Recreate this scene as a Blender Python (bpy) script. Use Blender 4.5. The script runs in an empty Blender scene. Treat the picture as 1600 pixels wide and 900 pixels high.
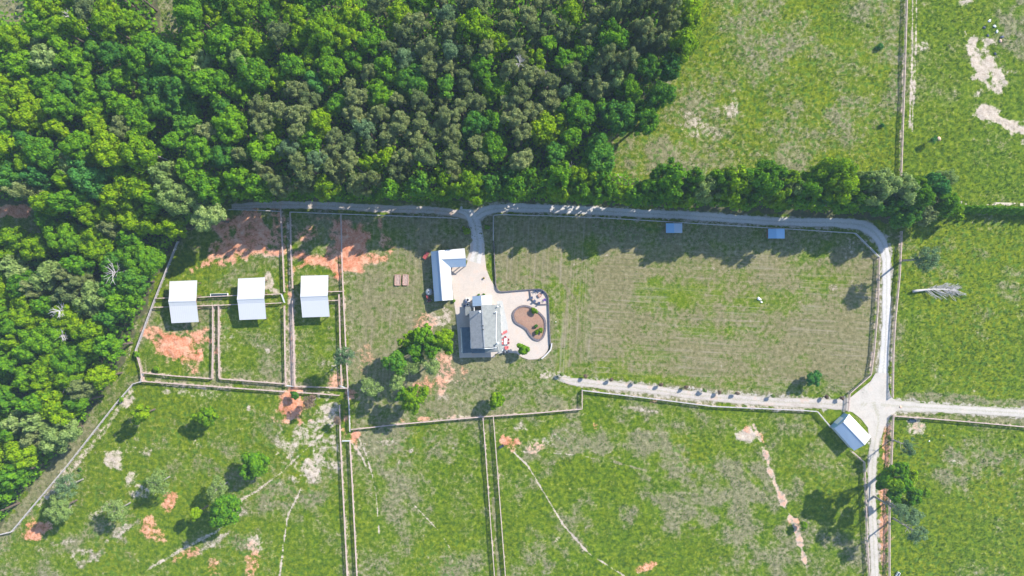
import bpy, math, random
import numpy as np
from mathutils import Vector, Matrix

random.seed(7)
RNG = np.random.default_rng(11)
scn = bpy.context.scene
COL = scn.collection

# ------------------------------------------------------------------ camera, sun, sky, exposure
ALT = 213.333            # flying height in metres; 0.2 m of ground per photo pixel
cam_d = bpy.data.cameras.new("aerial_camera")
cam = bpy.data.objects.new("aerial_camera", cam_d)
COL.objects.link(cam)
cam.location = (0, 0, ALT)
cam.rotation_euler = (0, 0, 0)
cam_d.sensor_width = 36
cam_d.lens = 24
cam_d.clip_start = 1
cam_d.clip_end = 20000
scn.camera = cam

SUN_EL = math.radians(37)
SUN_AZ = (0.785, 0.62)
TO_SUN = Vector((SUN_AZ[0] * math.cos(SUN_EL), SUN_AZ[1] * math.cos(SUN_EL), math.sin(SUN_EL))).normalized()
world = bpy.data.worlds.new("World")
scn.world = world
world.use_nodes = True
wn = world.node_tree
wn.nodes.clear()
sky = wn.nodes.new("ShaderNodeTexSky")
sky.sky_type = 'NISHITA'
sky.sun_disc = False
sky.sun_elevation = SUN_EL
sky.ozone_density = 3.0
sky.dust_density = 0.4
sky.sun_rotation = math.atan2(SUN_AZ[0], SUN_AZ[1])
bg = wn.nodes.new("ShaderNodeBackground")
bg.inputs[1].default_value = 0.135
wo = wn.nodes.new("ShaderNodeOutputWorld")
wn.links.new(sky.outputs[0], bg.inputs[0])
wn.links.new(bg.outputs[0], wo.inputs[0])
sun_d = bpy.data.lights.new("sun", 'SUN')
sun_d.energy = 4.1
sun_d.angle = math.radians(0.5)
sun_d.color = (1.0, 0.94, 0.84)
sun = bpy.data.objects.new("sun", sun_d)
COL.objects.link(sun)
sun.rotation_mode = 'QUATERNION'
sun.rotation_quaternion = TO_SUN.to_track_quat('Z', 'Y')
sun.location = (0, 0, 300)
scn.view_settings.view_transform = 'Standard'
scn.view_settings.look = 'None'
scn.view_settings.exposure = 1.24
scn.view_settings.gamma = 1.0
scn.cycles.max_bounces = 5
scn.cycles.transparent_max_bounces = 4


# ------------------------------------------------------------------ helpers
def P(px, py, h=0.0):
    """World point that stands h metres up where the photograph shows it at pixel (px, py)."""
    s = 0.2 * (ALT - h) / ALT
    return Vector(((px - 800) * s, (450 - py) * s, h))


def inv(v):
    return (800 + v[0] / 0.2, 450 - v[1] / 0.2)


class MB:
    def __init__(self):
        self.v = []
        self.f = []
        self.m = []

    def add(self, vs, fs, mi=0):
        o = len(self.v)
        self.v.extend([tuple(p) for p in vs])
        for f in fs:
            self.f.append(tuple(o + i for i in f))
            self.m.append(mi)
        return self

    def box(self, cx, cy, z0, sx, sy, sz, rot=0.0, mi=0, taper=1.0):
        c, s = math.cos(rot), math.sin(rot)
        vs = []
        for k, z in enumerate((z0, z0 + sz)):
            t = taper if k else 1.0
            for (x, y) in ((-1, -1), (1, -1), (1, 1), (-1, 1)):
                X, Y = x * sx / 2 * t, y * sy / 2 * t
                vs.append((cx + X * c - Y * s, cy + X * s + Y * c, z))
        return self.add(vs, [(3, 2, 1, 0), (4, 5, 6, 7), (0, 1, 5, 4), (1, 2, 6, 5), (2, 3, 7, 6), (3, 0, 4, 7)], mi)

    def beam(self, a, b, w, h, mi=0):
        a, b = Vector(a), Vector(b)
        d = b - a
        if d.length < 1e-6:
            return self
        up = Vector((0, 0, 1))
        if abs(d.normalized().z) > 0.95:
            up = Vector((1, 0, 0))
        s = d.cross(up).normalized() * (w / 2)
        u = s.cross(d).normalized() * (h / 2)
        vs = [a - s - u, a + s - u, a + s + u, a - s + u, b - s - u, b + s - u, b + s + u, b - s + u]
        return self.add(vs, [(0, 1, 2, 3), (7, 6, 5, 4), (0, 4, 5, 1), (1, 5, 6, 2), (2, 6, 7, 3), (3, 7, 4, 0)], mi)

    def tube(self, pts, rads, n=7, mi=0, cap=True):
        rings = []
        pts = [Vector(p) for p in pts]
        for i, p in enumerate(pts):
            d = (pts[min(i + 1, len(pts) - 1)] - pts[max(i - 1, 0)]).normalized()
            up = Vector((0, 0, 1)) if abs(d.z) < 0.9 else Vector((1, 0, 0))
            s = d.cross(up).normalized()
            u = s.cross(d)
            rings.append([p + (s * math.cos(2 * math.pi * k / n) + u * math.sin(2 * math.pi * k / n)) * rads[i] for k in range(n)])
        vs = [q for r in rings for q in r]
        fs = []
        for i in range(len(pts) - 1):
            for k in range(n):
                a, b = i * n + k, i * n + (k + 1) % n
                fs.append((a, b, b + n, a + n))
        if cap:
            fs.append(tuple(range(n - 1, -1, -1)))
            fs.append(tuple(range((len(pts) - 1) * n, len(pts) * n)))
        return self.add(vs, fs, mi)

    def slab(self, top, t, mi=0):
        """Prism: the polygon 'top' and its copy t metres lower."""
        n = len(top)
        lo = [Vector(p) - Vector((0, 0, t)) for p in top]
        vs = [Vector(p) for p in top] + lo
        fs = [tuple(range(n)), tuple(range(2 * n - 1, n - 1, -1))]
        for i in range(n):
            j = (i + 1) % n
            fs.append((i, i + n, j + n, j))
        return self.add(vs, fs, mi)

    def mesh(self, name, mats, smooth=False):
        me = bpy.data.meshes.new(name)
        me.from_pydata(self.v, [], self.f)
        for m in (mats if isinstance(mats, (list, tuple)) else [mats]):
            me.materials.append(m)
        if any(self.m):
            me.polygons.foreach_set("material_index", self.m)
        if smooth:
            me.polygons.foreach_set("use_smooth", [True] * len(self.f))
        import bmesh
        bm = bmesh.new()
        bm.from_mesh(me)
        bmesh.ops.recalc_face_normals(bm, faces=bm.faces)
        bm.to_mesh(me)
        bm.free()
        return me

    def build(self, name, mats, parent=None, smooth=False, stuff=False):
        o = bpy.data.objects.new(name, self.mesh(name, mats, smooth))
        COL.objects.link(o)
        if parent:
            o.parent = parent
        if stuff:
            o['kind'] = 'stuff'
        return o


def tag(o, label=None, cat=None, group=None, kind=None):
    if label:
        o['label'] = label
    if cat:
        o['category'] = cat
    if group:
        o['group'] = group
    if kind:
        o['kind'] = kind
    return o


def thing(name, label, cat, loc=(0, 0, 0), rz=0.0, group=None):
    o = bpy.data.objects.new(name, None)
    COL.objects.link(o)
    o.empty_display_size = 0.5
    o.location = loc
    o.rotation_euler = (0, 0, rz)
    return tag(o, label, cat, group)


def copy_tree(o, loc, rz, label, group=None, scale=None):
    c = o.copy()
    COL.objects.link(c)
    c.location = loc
    c.rotation_euler = (0, 0, rz)
    if scale:
        c.scale = scale
    c['label'] = label
    if group:
        c['group'] = group
    for ch in o.children:
        d = ch.copy()
        COL.objects.link(d)
        d.parent = c
        for g in ch.children:
            e = g.copy()
            COL.objects.link(e)
            e.parent = d
    return c


# ------------------------------------------------------------------ materials
class NT:
    def __init__(self, name):
        self.mat = bpy.data.materials.new(name)
        self.mat.use_nodes = True
        self.t = self.mat.node_tree
        self.t.nodes.clear()
        self.out = self.t.nodes.new("ShaderNodeOutputMaterial")
        self.pos = self.t.nodes.new("ShaderNodeNewGeometry").outputs['Position']

    def n(self, typ, **kw):
        nd = self.t.nodes.new(typ)
        for k, v in kw.items():
            setattr(nd, k, v)
        return nd

    def link(self, a, b):
        if hasattr(a, 'is_output') or isinstance(a, bpy.types.NodeSocket):
            self.t.links.new(a, b)
        else:
            b.default_value = a

    def noise(self, scale, detail=3, rough=0.55, vec=None, dist=0.0):
        nd = self.n("ShaderNodeTexNoise")
        nd.inputs['Scale'].default_value = scale
        nd.inputs['Detail'].default_value = detail
        nd.inputs['Roughness'].default_value = rough
        nd.inputs['Distortion'].default_value = dist
        self.t.links.new(vec if vec is not None else self.pos, nd.inputs['Vector'])
        return nd.outputs[0]

    def math(self, op, a, b=0.0, c=0.0, clamp=False):
        nd = self.n("ShaderNodeMath", operation=op, use_clamp=clamp)
        self.link(a, nd.inputs[0])
        self.link(b, nd.inputs[1])
        if op in ('MULTIPLY_ADD',):
            self.link(c, nd.inputs[2])
        return nd.outputs[0]

    def mix(self, f, a, b, blend='MIX'):
        nd = self.n("ShaderNodeMix", data_type='RGBA', blend_type=blend)
        self.link(f, nd.inputs[0])
        for v, s in ((a, nd.inputs[6]), (b, nd.inputs[7])):
            if isinstance(v, (tuple, list)):
                s.default_value = (*v[:3], 1)
            else:
                self.t.links.new(v, s)
        return nd.outputs[2]

    def ramp(self, f, stops):
        nd = self.n("ShaderNodeValToRGB")
        el = nd.color_ramp.elements
        while len(el) < len(stops):
            el.new(0.5)
        for e, (p, c) in zip(el, stops):
            e.position = p
            e.color = (*c[:3], 1)
        self.t.links.new(f, nd.inputs[0])
        return nd.outputs[0]

    def sstep(self, f, lo, hi):
        nd = self.n("ShaderNodeMapRange", interpolation_type='SMOOTHSTEP')
        self.link(f, nd.inputs[0])
        nd.inputs[1].default_value = lo
        nd.inputs[2].default_value = hi
        return nd.outputs[0]

    def bump(self, h, strength, dist=0.1):
        nd = self.n("ShaderNodeBump")
        nd.inputs['Strength'].default_value = strength
        nd.inputs['Distance'].default_value = dist
        self.t.links.new(h, nd.inputs['Height'])
        return nd.outputs[0]

    def finish(self, color, rough=0.85, normal=None, metal=0.0, spec=0.3):
        b = self.n("ShaderNodeBsdfPrincipled")
        self.link(color if not isinstance(color, tuple) else (*color[:3], 1), b.inputs['Base Color'])
        self.link(rough, b.inputs['Roughness'])
        b.inputs['Metallic'].default_value = metal
        b.inputs['Specular IOR Level'].default_value = spec
        if normal is not None:
            self.t.links.new(normal, b.inputs['Normal'])
        self.t.links.new(b.outputs[0], self.out.inputs[0])
        return self.mat


def simple(name, c, rough=0.8, var=0.25, scale=2.0, metal=0.0, spec=0.3, c2=None):
    t = NT(name)
    n = t.noise(scale, 4)
    lo = tuple(x * (1 - var) for x in c)
    hi = c2 if c2 else tuple(min(1, x * (1 + var)) for x in c)
    return t.finish(t.ramp(n, [(0.3, lo), (0.7, hi)]), rough, metal=metal, spec=spec)


M = {}
M['fence'] = simple('weathered_fence_wood', (0.42, 0.32, 0.28), 0.9, 0.25, 1.2)
M['fence_white'] = simple('pale_fence_wood', (0.40, 0.37, 0.36), 0.85, 0.2, 1.2)
M['galv'] = simple('galvanised_steel', (0.62, 0.64, 0.66), 0.45, 0.1, 3, metal=0.3)
M['trunk'] = simple('tree_bark', (0.12, 0.09, 0.07), 0.95, 0.35, 3)
M['bark_pale'] = simple('grey_bark', (0.24, 0.22, 0.20), 0.9, 0.3, 2)
M['dead'] = simple('bleached_dead_wood', (0.40, 0.375, 0.355), 0.85, 0.25, 2)
M['white_wall'] = simple('white_siding', (0.72, 0.72, 0.70), 0.7, 0.06, 1)
M['grey_wall'] = simple('grey_barn_siding', (0.45, 0.46, 0.47), 0.7, 0.1, 1)
M['wood'] = simple('brown_timber', (0.20, 0.12, 0.08), 0.85, 0.3, 3)
M['cedar'] = simple('reddish_bed_timber', (0.42, 0.25, 0.20), 0.85, 0.25, 2)
M['glass'] = simple('window_glass', (0.05, 0.07, 0.09), 0.12, 0.2, 1, spec=0.6)
M['frame'] = simple('white_frame', (0.75, 0.75, 0.74), 0.5, 0.05, 2)
M['door'] = simple('dark_door', (0.10, 0.07, 0.06), 0.6, 0.2, 2)
M['red'] = simple('red_paint', (0.30, 0.06, 0.06), 0.5, 0.25, 3)
M['red_cloth'] = simple('red_outdoor_cloth', (0.50, 0.12, 0.12), 0.85, 0.25, 4)
M['black'] = simple('black_rubber', (0.03, 0.03, 0.035), 0.7, 0.3, 3)
M['navy'] = simple('dark_blue_plastic', (0.04, 0.06, 0.12), 0.6, 0.3, 3)
M['purple'] = simple('purple_plastic', (0.16, 0.09, 0.28), 0.6, 0.25, 3)
M['white_plastic'] = simple('white_plastic', (0.80, 0.80, 0.80), 0.4, 0.05, 2)
M['steel'] = simple('steel_grey', (0.35, 0.37, 0.39), 0.45, 0.15, 2, metal=0.4)
M['rust'] = simple('rusty_steel', (0.28, 0.12, 0.07), 0.8, 0.35, 4)
M['stone_wall'] = simple('pale_stone_cap', (0.50, 0.47, 0.45), 0.9, 0.25, 2.5)
M['dark_stone'] = simple('dark_stone_edging', (0.13, 0.11, 0.12), 0.9, 0.4, 2.5)
M['rock_white'] = simple('white_rock', (0.72, 0.70, 0.68), 0.9, 0.2, 1.5)
M['rock_tan'] = simple('tan_rock', (0.55, 0.36, 0.26), 0.9, 0.25, 1.5)
M['rock_dark'] = simple('dark_rock', (0.09, 0.10, 0.14), 0.9, 0.4, 1.5)
M['soil'] = simple('bed_soil', (0.34, 0.24, 0.20), 0.95, 0.35, 3)
M['water'] = simple('trough_water', (0.03, 0.05, 0.06), 0.08, 0.2, 1, spec=0.6)


def metal_roof(name, c, dirt=(0.55, 0.5, 0.45), amt=0.12):
    t = NT(name)
    n = t.noise(0.5, 4)
    n2 = t.noise(5.0, 2)
    col = t.mix(t.math('MULTIPLY', t.sstep(n, 0.45, 0.75), amt), c, dirt)
    col = t.mix(t.math('MULTIPLY', n2, 0.12), col, (0.35, 0.36, 0.38))
    return t.finish(col, 0.42, metal=0.15, spec=0.4)


M['roof_white'] = metal_roof('white_metal_roofing', (0.54, 0.54, 0.54))
M['roof_shade_tint'] = metal_roof('shade_tinted_roofing', (0.29, 0.38, 0.48))  # metal roofing with slope shade and sky reflection put into the colour
M['roof_blue_wall_shade'] = metal_roof('blue_roofing_and_wall_shade', (0.22, 0.42, 0.62))  # blue shelter roofs; also tints one storage building wall for its shade


def shingles(name, dark, light):
    t = NT(name)
    sx = t.n("ShaderNodeSeparateXYZ")
    t.t.links.new(t.pos, sx.inputs[0])
    n = t.noise(0.9, 5, 0.65)
    n2 = t.noise(7.0, 2, 0.6)
    row = t.math('FRACT', t.math('MULTIPLY', sx.outputs[2], 9.0))
    col = t.ramp(t.math('ADD', t.math('MULTIPLY', n, 0.6), t.math('MULTIPLY', n2, 0.4)), [(0.33, dark), (0.68, light)])
    col = t.mix(t.math('MULTIPLY', t.sstep(row, 0.75, 1.0), 0.3), col, tuple(x * 0.6 for x in dark))
    return t.finish(col, 0.95, t.bump(n2, 0.3, 0.03))


M['shingle'] = shingles('grey_asphalt_shingles', (0.14, 0.15, 0.15), (0.25, 0.26, 0.25))
M['wing_shingle_shade'] = shingles('shadow_blue_wing_shingles', (0.05, 0.08, 0.11), (0.11, 0.155, 0.19))  # dark shingles, with the main block's blue shadow put into the colour
M['shingle_dark'] = shingles('charcoal_asphalt_shingles', (0.17, 0.18, 0.19), (0.31, 0.32, 0.33))


def gravel(name, lo, hi, patch, amt=0.4, ruts=False):
    t = NT(name)
    n = t.noise(0.28, 5, 0.6)
    n2 = t.noise(2.6, 4, 0.65)
    n3 = t.noise(9, 2)
    f = t.math('ADD', t.math('MULTIPLY', n2, 0.5), t.math('MULTIPLY', n, 0.5))
    col = t.ramp(f, [(0.32, lo), (0.66, hi)])
    col = t.mix(t.math('MULTIPLY', t.sstep(n, 0.52, 0.66), amt), col, patch)
    if ruts:
        at_ = t.n("ShaderNodeAttribute", attribute_name='across')
        ac = t.math('ABSOLUTE', at_.outputs['Fac'])
        jn = t.math('MULTIPLY', t.math('SUBTRACT', n2, 0.5), 0.9)
        mid = t.math('SUBTRACT', 1.0, t.sstep(t.math('ADD', ac, jn), 0.02, 0.30))
        edge_ = t.sstep(t.math('ADD', ac, jn), 0.72, 1.05)
        col = t.mix(t.math('MULTIPLY', mid, 0.38), col, (0.24, 0.235, 0.14))
        col = t.mix(t.math('MULTIPLY', edge_, 0.7), col, (0.21, 0.20, 0.12))
    return t.finish(col, 0.95, t.bump(t.math('ADD', n2, n3), 0.5, 0.04))


M['gravel'] = gravel('pale_gravel', (0.33, 0.295, 0.255), (0.48, 0.445, 0.40), (0.42, 0.34, 0.28), ruts=True)
M['gravel_shade'] = gravel('shade_lifted_gravel', (0.36, 0.34, 0.33), (0.55, 0.53, 0.51), (0.44, 0.38, 0.33), ruts=True)  # same gravel, its colour lightened to brighten the tree-shaded road
M['dirt_lane'] = gravel('dusty_dirt', (0.28, 0.235, 0.20), (0.50, 0.455, 0.41), (0.40, 0.27, 0.20), 0.6, ruts=True)
M['pad'] = gravel('sandy_concrete', (0.38, 0.325, 0.28), (0.50, 0.435, 0.38), (0.50, 0.34, 0.25), 0.45)
M['patio_slab'] = gravel('pale_grey_slab', (0.33, 0.335, 0.33), (0.45, 0.45, 0.43), (0.4, 0.37, 0.34), 0.3)
M['mulch'] = gravel('bark_mulch', (0.18, 0.10, 0.07), (0.35, 0.22, 0.155), (0.26, 0.13, 0.09), 0.5)
M['straw_path'] = gravel('pale_straw_path', (0.36, 0.31, 0.24), (0.54, 0.47, 0.38), (0.34, 0.30, 0.18), 0.4)


def foliage(name, dark, mid, light, transl=0.38, hue=0.1):
    t = NT(name)
    tc = t.n("ShaderNodeTexCoord")
    n = t.noise(0.7, 2, 0.5, tc.outputs['Object'])
    oi = t.n("ShaderNodeObjectInfo")
    geo = t.n("ShaderNodeNewGeometry")
    ri = geo.outputs['Random Per Island']
    f = t.math('ADD', t.math('MULTIPLY', n, 0.6), t.math('MULTIPLY', ri, 0.4))
    f = t.math('ADD', f, t.math('MULTIPLY', t.math('SUBTRACT', oi.outputs['Random'], 0.5), 0.22))
    col = t.ramp(f, [(0.25, dark), (0.5, mid), (0.78, light)])
    d = t.n("ShaderNodeBsdfDiffuse")
    tr = t.n("ShaderNodeBsdfTranslucent")
    mx = t.n("ShaderNodeMixShader")
    t.t.links.new(col, d.inputs[0])
    t.t.links.new(t.mix(0.4, col, light), tr.inputs[0])
    mx.inputs[0].default_value = transl
    t.t.links.new(d.outputs[0], mx.inputs[1])
    t.t.links.new(tr.outputs[0], mx.inputs[2])
    t.t.links.new(mx.outputs[0], t.out.inputs[0])
    return t.mat


F = {
    'bright': foliage('bright_yellow_green_leaves', (0.085, 0.20, 0.012), (0.18, 0.315, 0.006), (0.30, 0.42, 0.008)),
    'green': foliage('mid_green_leaves', (0.06, 0.18, 0.018), (0.12, 0.27, 0.012), (0.20, 0.365, 0.010)),
    'deep': foliage('deep_green_leaves', (0.045, 0.155, 0.030), (0.085, 0.225, 0.024), (0.15, 0.30, 0.020)),
    'emerald': foliage('emerald_leaves', (0.04, 0.155, 0.045), (0.075, 0.235, 0.045), (0.13, 0.32, 0.05)),
    'pale': foliage('pale_sage_leaves', (0.15, 0.23, 0.06), (0.24, 0.34, 0.09), (0.35, 0.44, 0.15)),
    'pine': foliage('grey_green_needles', (0.14, 0.185, 0.06), (0.225, 0.275, 0.09), (0.33, 0.37, 0.14)),
    'pine_dark': foliage('dark_pine_needles', (0.105, 0.155, 0.055), (0.17, 0.225, 0.075), (0.25, 0.30, 0.11)),
    'bluish': foliage('blue_green_needles', (0.09, 0.16, 0.07), (0.155, 0.25, 0.105), (0.25, 0.36, 0.165)),
    'brown': foliage('brown_twigs', (0.16, 0.11, 0.08), (0.24, 0.17, 0.12), (0.32, 0.24, 0.17)),
}

exec_order = None
# ------------------------------------------------------------------ painted ground sheet
STEP = 2.0
fx = np.arange(-140, 1741, STEP)
fy = np.arange(-120, 1021, STEP)


def spread(a, far):
    s = STEP
    out = []
    x = a[-1]
    while x < far:
        s *= 1.35
        x += s
        out.append(x)
    s = STEP
    pre = []
    x = a[0]
    while x > -far:
        s *= 1.35
        x -= s
        pre.append(x)
    return np.concatenate([np.array(pre[::-1]), a, np.array(out)])


gx = spread(fx, 16000)
gy = spread(fy, 16000)
NX, NY = len(gx), len(gy)
PXg, PYg = np.meshgrid(gx, gy)


def nfield(size_px, seed):
    """Smooth random field, unit spread, features about size_px photo pixels wide."""
    r = np.random.default_rng(seed)
    w = r.standard_normal((NY, NX))
    ky = np.fft.fftfreq(NY)[:, None]
    kx = np.fft.rfftfreq(NX)[None, :]
    s = size_px / STEP / 2.6
    g = np.exp(-2 * (math.pi ** 2) * (kx ** 2 + ky ** 2) * s * s)
    o = np.fft.irfft2(np.fft.rfft2(w) * g, s=(NY, NX))
    o -= o.mean()
    return o / o.std()


n4, n8, n16, n40, n100 = nfield(5, 1), nfield(10, 2), nfield(20, 3), nfield(45, 4), nfield(110, 5)
frac = 0.5 * n8 + 0.45 * n16 + 0.35 * n40
frac /= frac.std()
Lr = {k: np.zeros((NY, NX)) for k in ('dry', 'clay', 'sand', 'verge', 'yel', 'dark', 'sh', 'sv', 'lush', 'flat')}


def sm(x):
    x = np.clip(x, 0, 1)
    return x * x * (3 - 2 * x)


def window(x0, y0, x1, y1):
    i0, i1 = np.searchsorted(gx, (x0, x1))
    j0, j1 = np.searchsorted(gy, (y0, y1))
    return slice(j0, j1 + 1), slice(i0, i1 + 1)


def seg_dist(X, Y, pts, closed=False):
    d = np.full(X.shape, 1e9)
    n = len(pts)
    for i in range(n if closed else n - 1):
        (ax, ay), (bx, by) = pts[i], pts[(i + 1) % n]
        vx, vy = bx - ax, by - ay
        L2 = vx * vx + vy * vy + 1e-9
        t = np.clip(((X - ax) * vx + (Y - ay) * vy) / L2, 0, 1)
        d = np.minimum(d, np.hypot(X - ax - t * vx, Y - ay - t * vy))
    return d


def inside(X, Y, pts):
    r = np.zeros(X.shape, bool)
    n = len(pts)
    for i in range(n):
        (ax, ay), (bx, by) = pts[i], pts[(i + 1) % n]
        if ay == by:
            continue
        c = ((ay > Y) != (by > Y)) & (X < (bx - ax) * (Y - ay) / (by - ay) + ax)
        r ^= c
    return r


def apply(k, w, m, v, mode):
    a = Lr[k][w]
    if mode == 'set':
        Lr[k][w] = a * (1 - m) + v * m
    elif mode == 'add':
        Lr[k][w] = a + v * m
    else:
        Lr[k][w] = np.maximum(a, v * m)


def poly(pts, vals, soft=6, rag=4, mode='set'):
    xs = [p[0] for p in pts]
    ys = [p[1] for p in pts]
    pad = soft + rag * 3
    w = window(min(xs) - pad, min(ys) - pad, max(xs) + pad, max(ys) + pad)
    X, Y = PXg[w], PYg[w]
    d = seg_dist(X, Y, pts, True)
    d = np.where(inside(X, Y, pts), d, -d) + frac[w] * rag
    m = sm(d / soft + 0.5)
    for k, v in vals.items():
        apply(k, w, m, v, mode)


def blob(x, y, rx, ry, vals, ang=0, rag=0.35, soft=0.5, mode='max'):
    if mode == 'max':
        soft, rag = 1.15, .5
        rx, ry = rx * 1.12, ry * 1.12
    R = max(rx, ry) * 1.9
    w = window(x - R, y - R, x + R, y + R)
    c, s = math.cos(math.radians(ang)), math.sin(math.radians(ang))
    dx, dy = PXg[w] - x, PYg[w] - y
    u, v_ = (dx * c + dy * s) / rx, (-dx * s + dy * c) / ry
    d = 1 - np.hypot(u, v_) + frac[w] * rag * 0.7
    m = sm(d / soft + 0.3)
    for k, v in vals.items():
        apply(k, w, m, v, mode)


def line(pts, width, vals, soft=2.5, rag=0.8, mode='max'):
    xs = [p[0] for p in pts]
    ys = [p[1] for p in pts]
    pad = width + soft + 6
    w = window(min(xs) - pad, min(ys) - pad, max(xs) + pad, max(ys) + pad)
    d = width / 2 - seg_dist(PXg[w], PYg[w], pts) + frac[w] * rag
    m = sm(d / soft + 0.5)
    for k, v in vals.items():
        apply(k, w, m, v, mode)


# whole country: rough green pasture
Lr['lush'] += 0.55
Lr['dry'] += 0.32
Lr['yel'] += 0.45
# fields
poly([(930, -150), (1412, -150), (1406, 300), (930, 300)], dict(lush=.6, dry=.38, yel=.95), 8, 3)
poly([(1418, -150), (1900, -150), (1900, 318), (1412, 318)], dict(lush=.8, dry=.22, yel=.35), 8, 3)
poly([(1412, 350), (1900, 350), (1900, 628), (1412, 624)], dict(lush=.72, dry=.26, yel=.75), 5, 2)
poly([(1392, 668), (1900, 680), (1900, 1100), (1392, 1100)], dict(lush=.75, dry=.24, yel=.65), 5, 2)
poly([(553, 672), (905, 640), (905, 612), (1113, 636), (1274, 642), (1350, 722), (1356, 1100), (560, 1100)], dict(lush=.8, dry=.34, yel=.4), 5, 1)
poly([(224, 600), (530, 618), (545, 1100), (-150, 1100), (-150, 900), (20, 832)], dict(lush=.72, dry=.32, yel=.6), 5, 2)
# mown paddock and yard
PADDOCK = [(771, 336), (940, 341), (1333, 364), (1346, 377), (1371, 402), (1366, 550), (1357, 585), (1324, 614), (1250, 620), (1099, 611), (876, 586), (905, 612), (905, 638), (755, 650), (633, 661), (549, 669), (540, 480), (534, 336)]
poly(PADDOCK, dict(lush=.42, dry=.60, yel=.42), 4, 1)
poly([(925, 385), (1366, 405), (1362, 600), (1100, 606), (925, 585)], dict(sh=.9, dry=.66), 20, 6)
poly([(785, 345), (920, 345), (920, 590), (868, 590), (868, 450), (785, 445)], dict(sv=.8, dry=.58), 14, 5)
poly([(555, 345), (700, 345), (705, 640), (560, 650)], dict(sv=.5, dry=.55), 14, 5)
for b in [(1050, 462, 72, 28, .2, 4), (1185, 470, 95, 24, .3, 3), (1110, 515, 80, 16, .34, 2), (1290, 440, 45, 20, .34, 0), (1010, 590, 120, 9, .2, 5), (880, 540, 12, 60, .18, 0),
          (880, 500, 17, 80, .34, 0), (815, 395, 25, 12, .4, 0), (905, 455, 14, 26, .28, 10), (860, 590, 60, 12, .25, 5), (790, 600, 70, 16, .36, 5),
          (700, 620, 45, 16, .42, 0), (590, 370, 60, 26, .40, 0), (600, 420, 40, 14, .5, 0), (880, 610, 30, 20, .3, 20), (940, 571, 60, 12, .36, 3), (1200, 600, 100, 10, .5, 4),
          (765, 415, 10, 36, .2, 0), (720, 575, 40, 12, .4, 0)]:
    blob(b[0], b[1], b[2], b[3], dict(dry=b[4], lush=.66), b[5], 0.45, 1.2, 'set')
for b in [(840, 420, 60, 22, .85, 12), (700, 560, 22, 30, .8, 0), (800, 625, 60, 10, .78, 3), (970, 430, 16, 60, .8, 8), (925, 520, 8, 60, .8, 4), (1140, 545, 160, 10, .82, 3), (580, 480, 14, 60, .75, 5), (860, 628, 30, 9, .75, 0)]:
    blob(b[0], b[1], b[2], b[3], dict(dry=b[4]), b[5], 0.5, 1.3, 'set')
# small paddocks by the three sheds
poly([(280, 378), (300, 335), (440, 330), (447, 600), (226, 583), (215, 547)], dict(lush=.66, dry=.46, yel=.5), 3, 1)
poly([(457, 332), (534, 336), (545, 605), (461, 603)], dict(lush=.66, dry=.42, yel=.4), 3, 1)
poly([(344, 480), (446, 478), (447, 596), (345, 590)], dict(lush=.7, dry=.40), 3, 1)
poly([(205, 600), (262, 400), (300, 330), (280, 380), (213, 550), (222, 590)], dict(lush=.5, dry=.62, yel=.45), 8, 3)
poly([(183, 630), (207, 600), (224, 594), (170, 560), (100, 690), (20, 800), (0, 830), (22, 829)], dict(lush=.45, dry=.72, yel=.4), 6, 3)
# forest floor
FOREST = [(-150, -150), (1068, -150), (1070, 60), (1020, 150), (960, 215), (930, 260), (1000, 285), (1480, 300), (1470, 328), (1400, 350), (1380, 345), (1000, 324), (830, 314), (360, 312), (310, 345), (262, 400), (222, 490), (180, 590), (120, 680), (40, 770), (0, 822), (-150, 900)]
poly(FOREST, dict(lush=.4, dry=.5, dark=1.0), 10, 3)
poly([(-150, -150), (34, -150), (48, 34), (-150, 40)], dict(dark=0, dry=.6, lush=.5), 6, 2)
poly([(228, -150), (300, -150), (290, 20), (272, 66), (254, 62)], dict(dark=0, dry=.5, lush=.6), 6, 2)
poly([(-150, 316), (80, 322), (86, 360), (-150, 372)], dict(dark=0, dry=.5, lush=.6), 5, 2)
poly([(-150, 318), (50, 322), (44, 340), (-150, 336)], dict(clay=.9), 4, 2)
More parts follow.
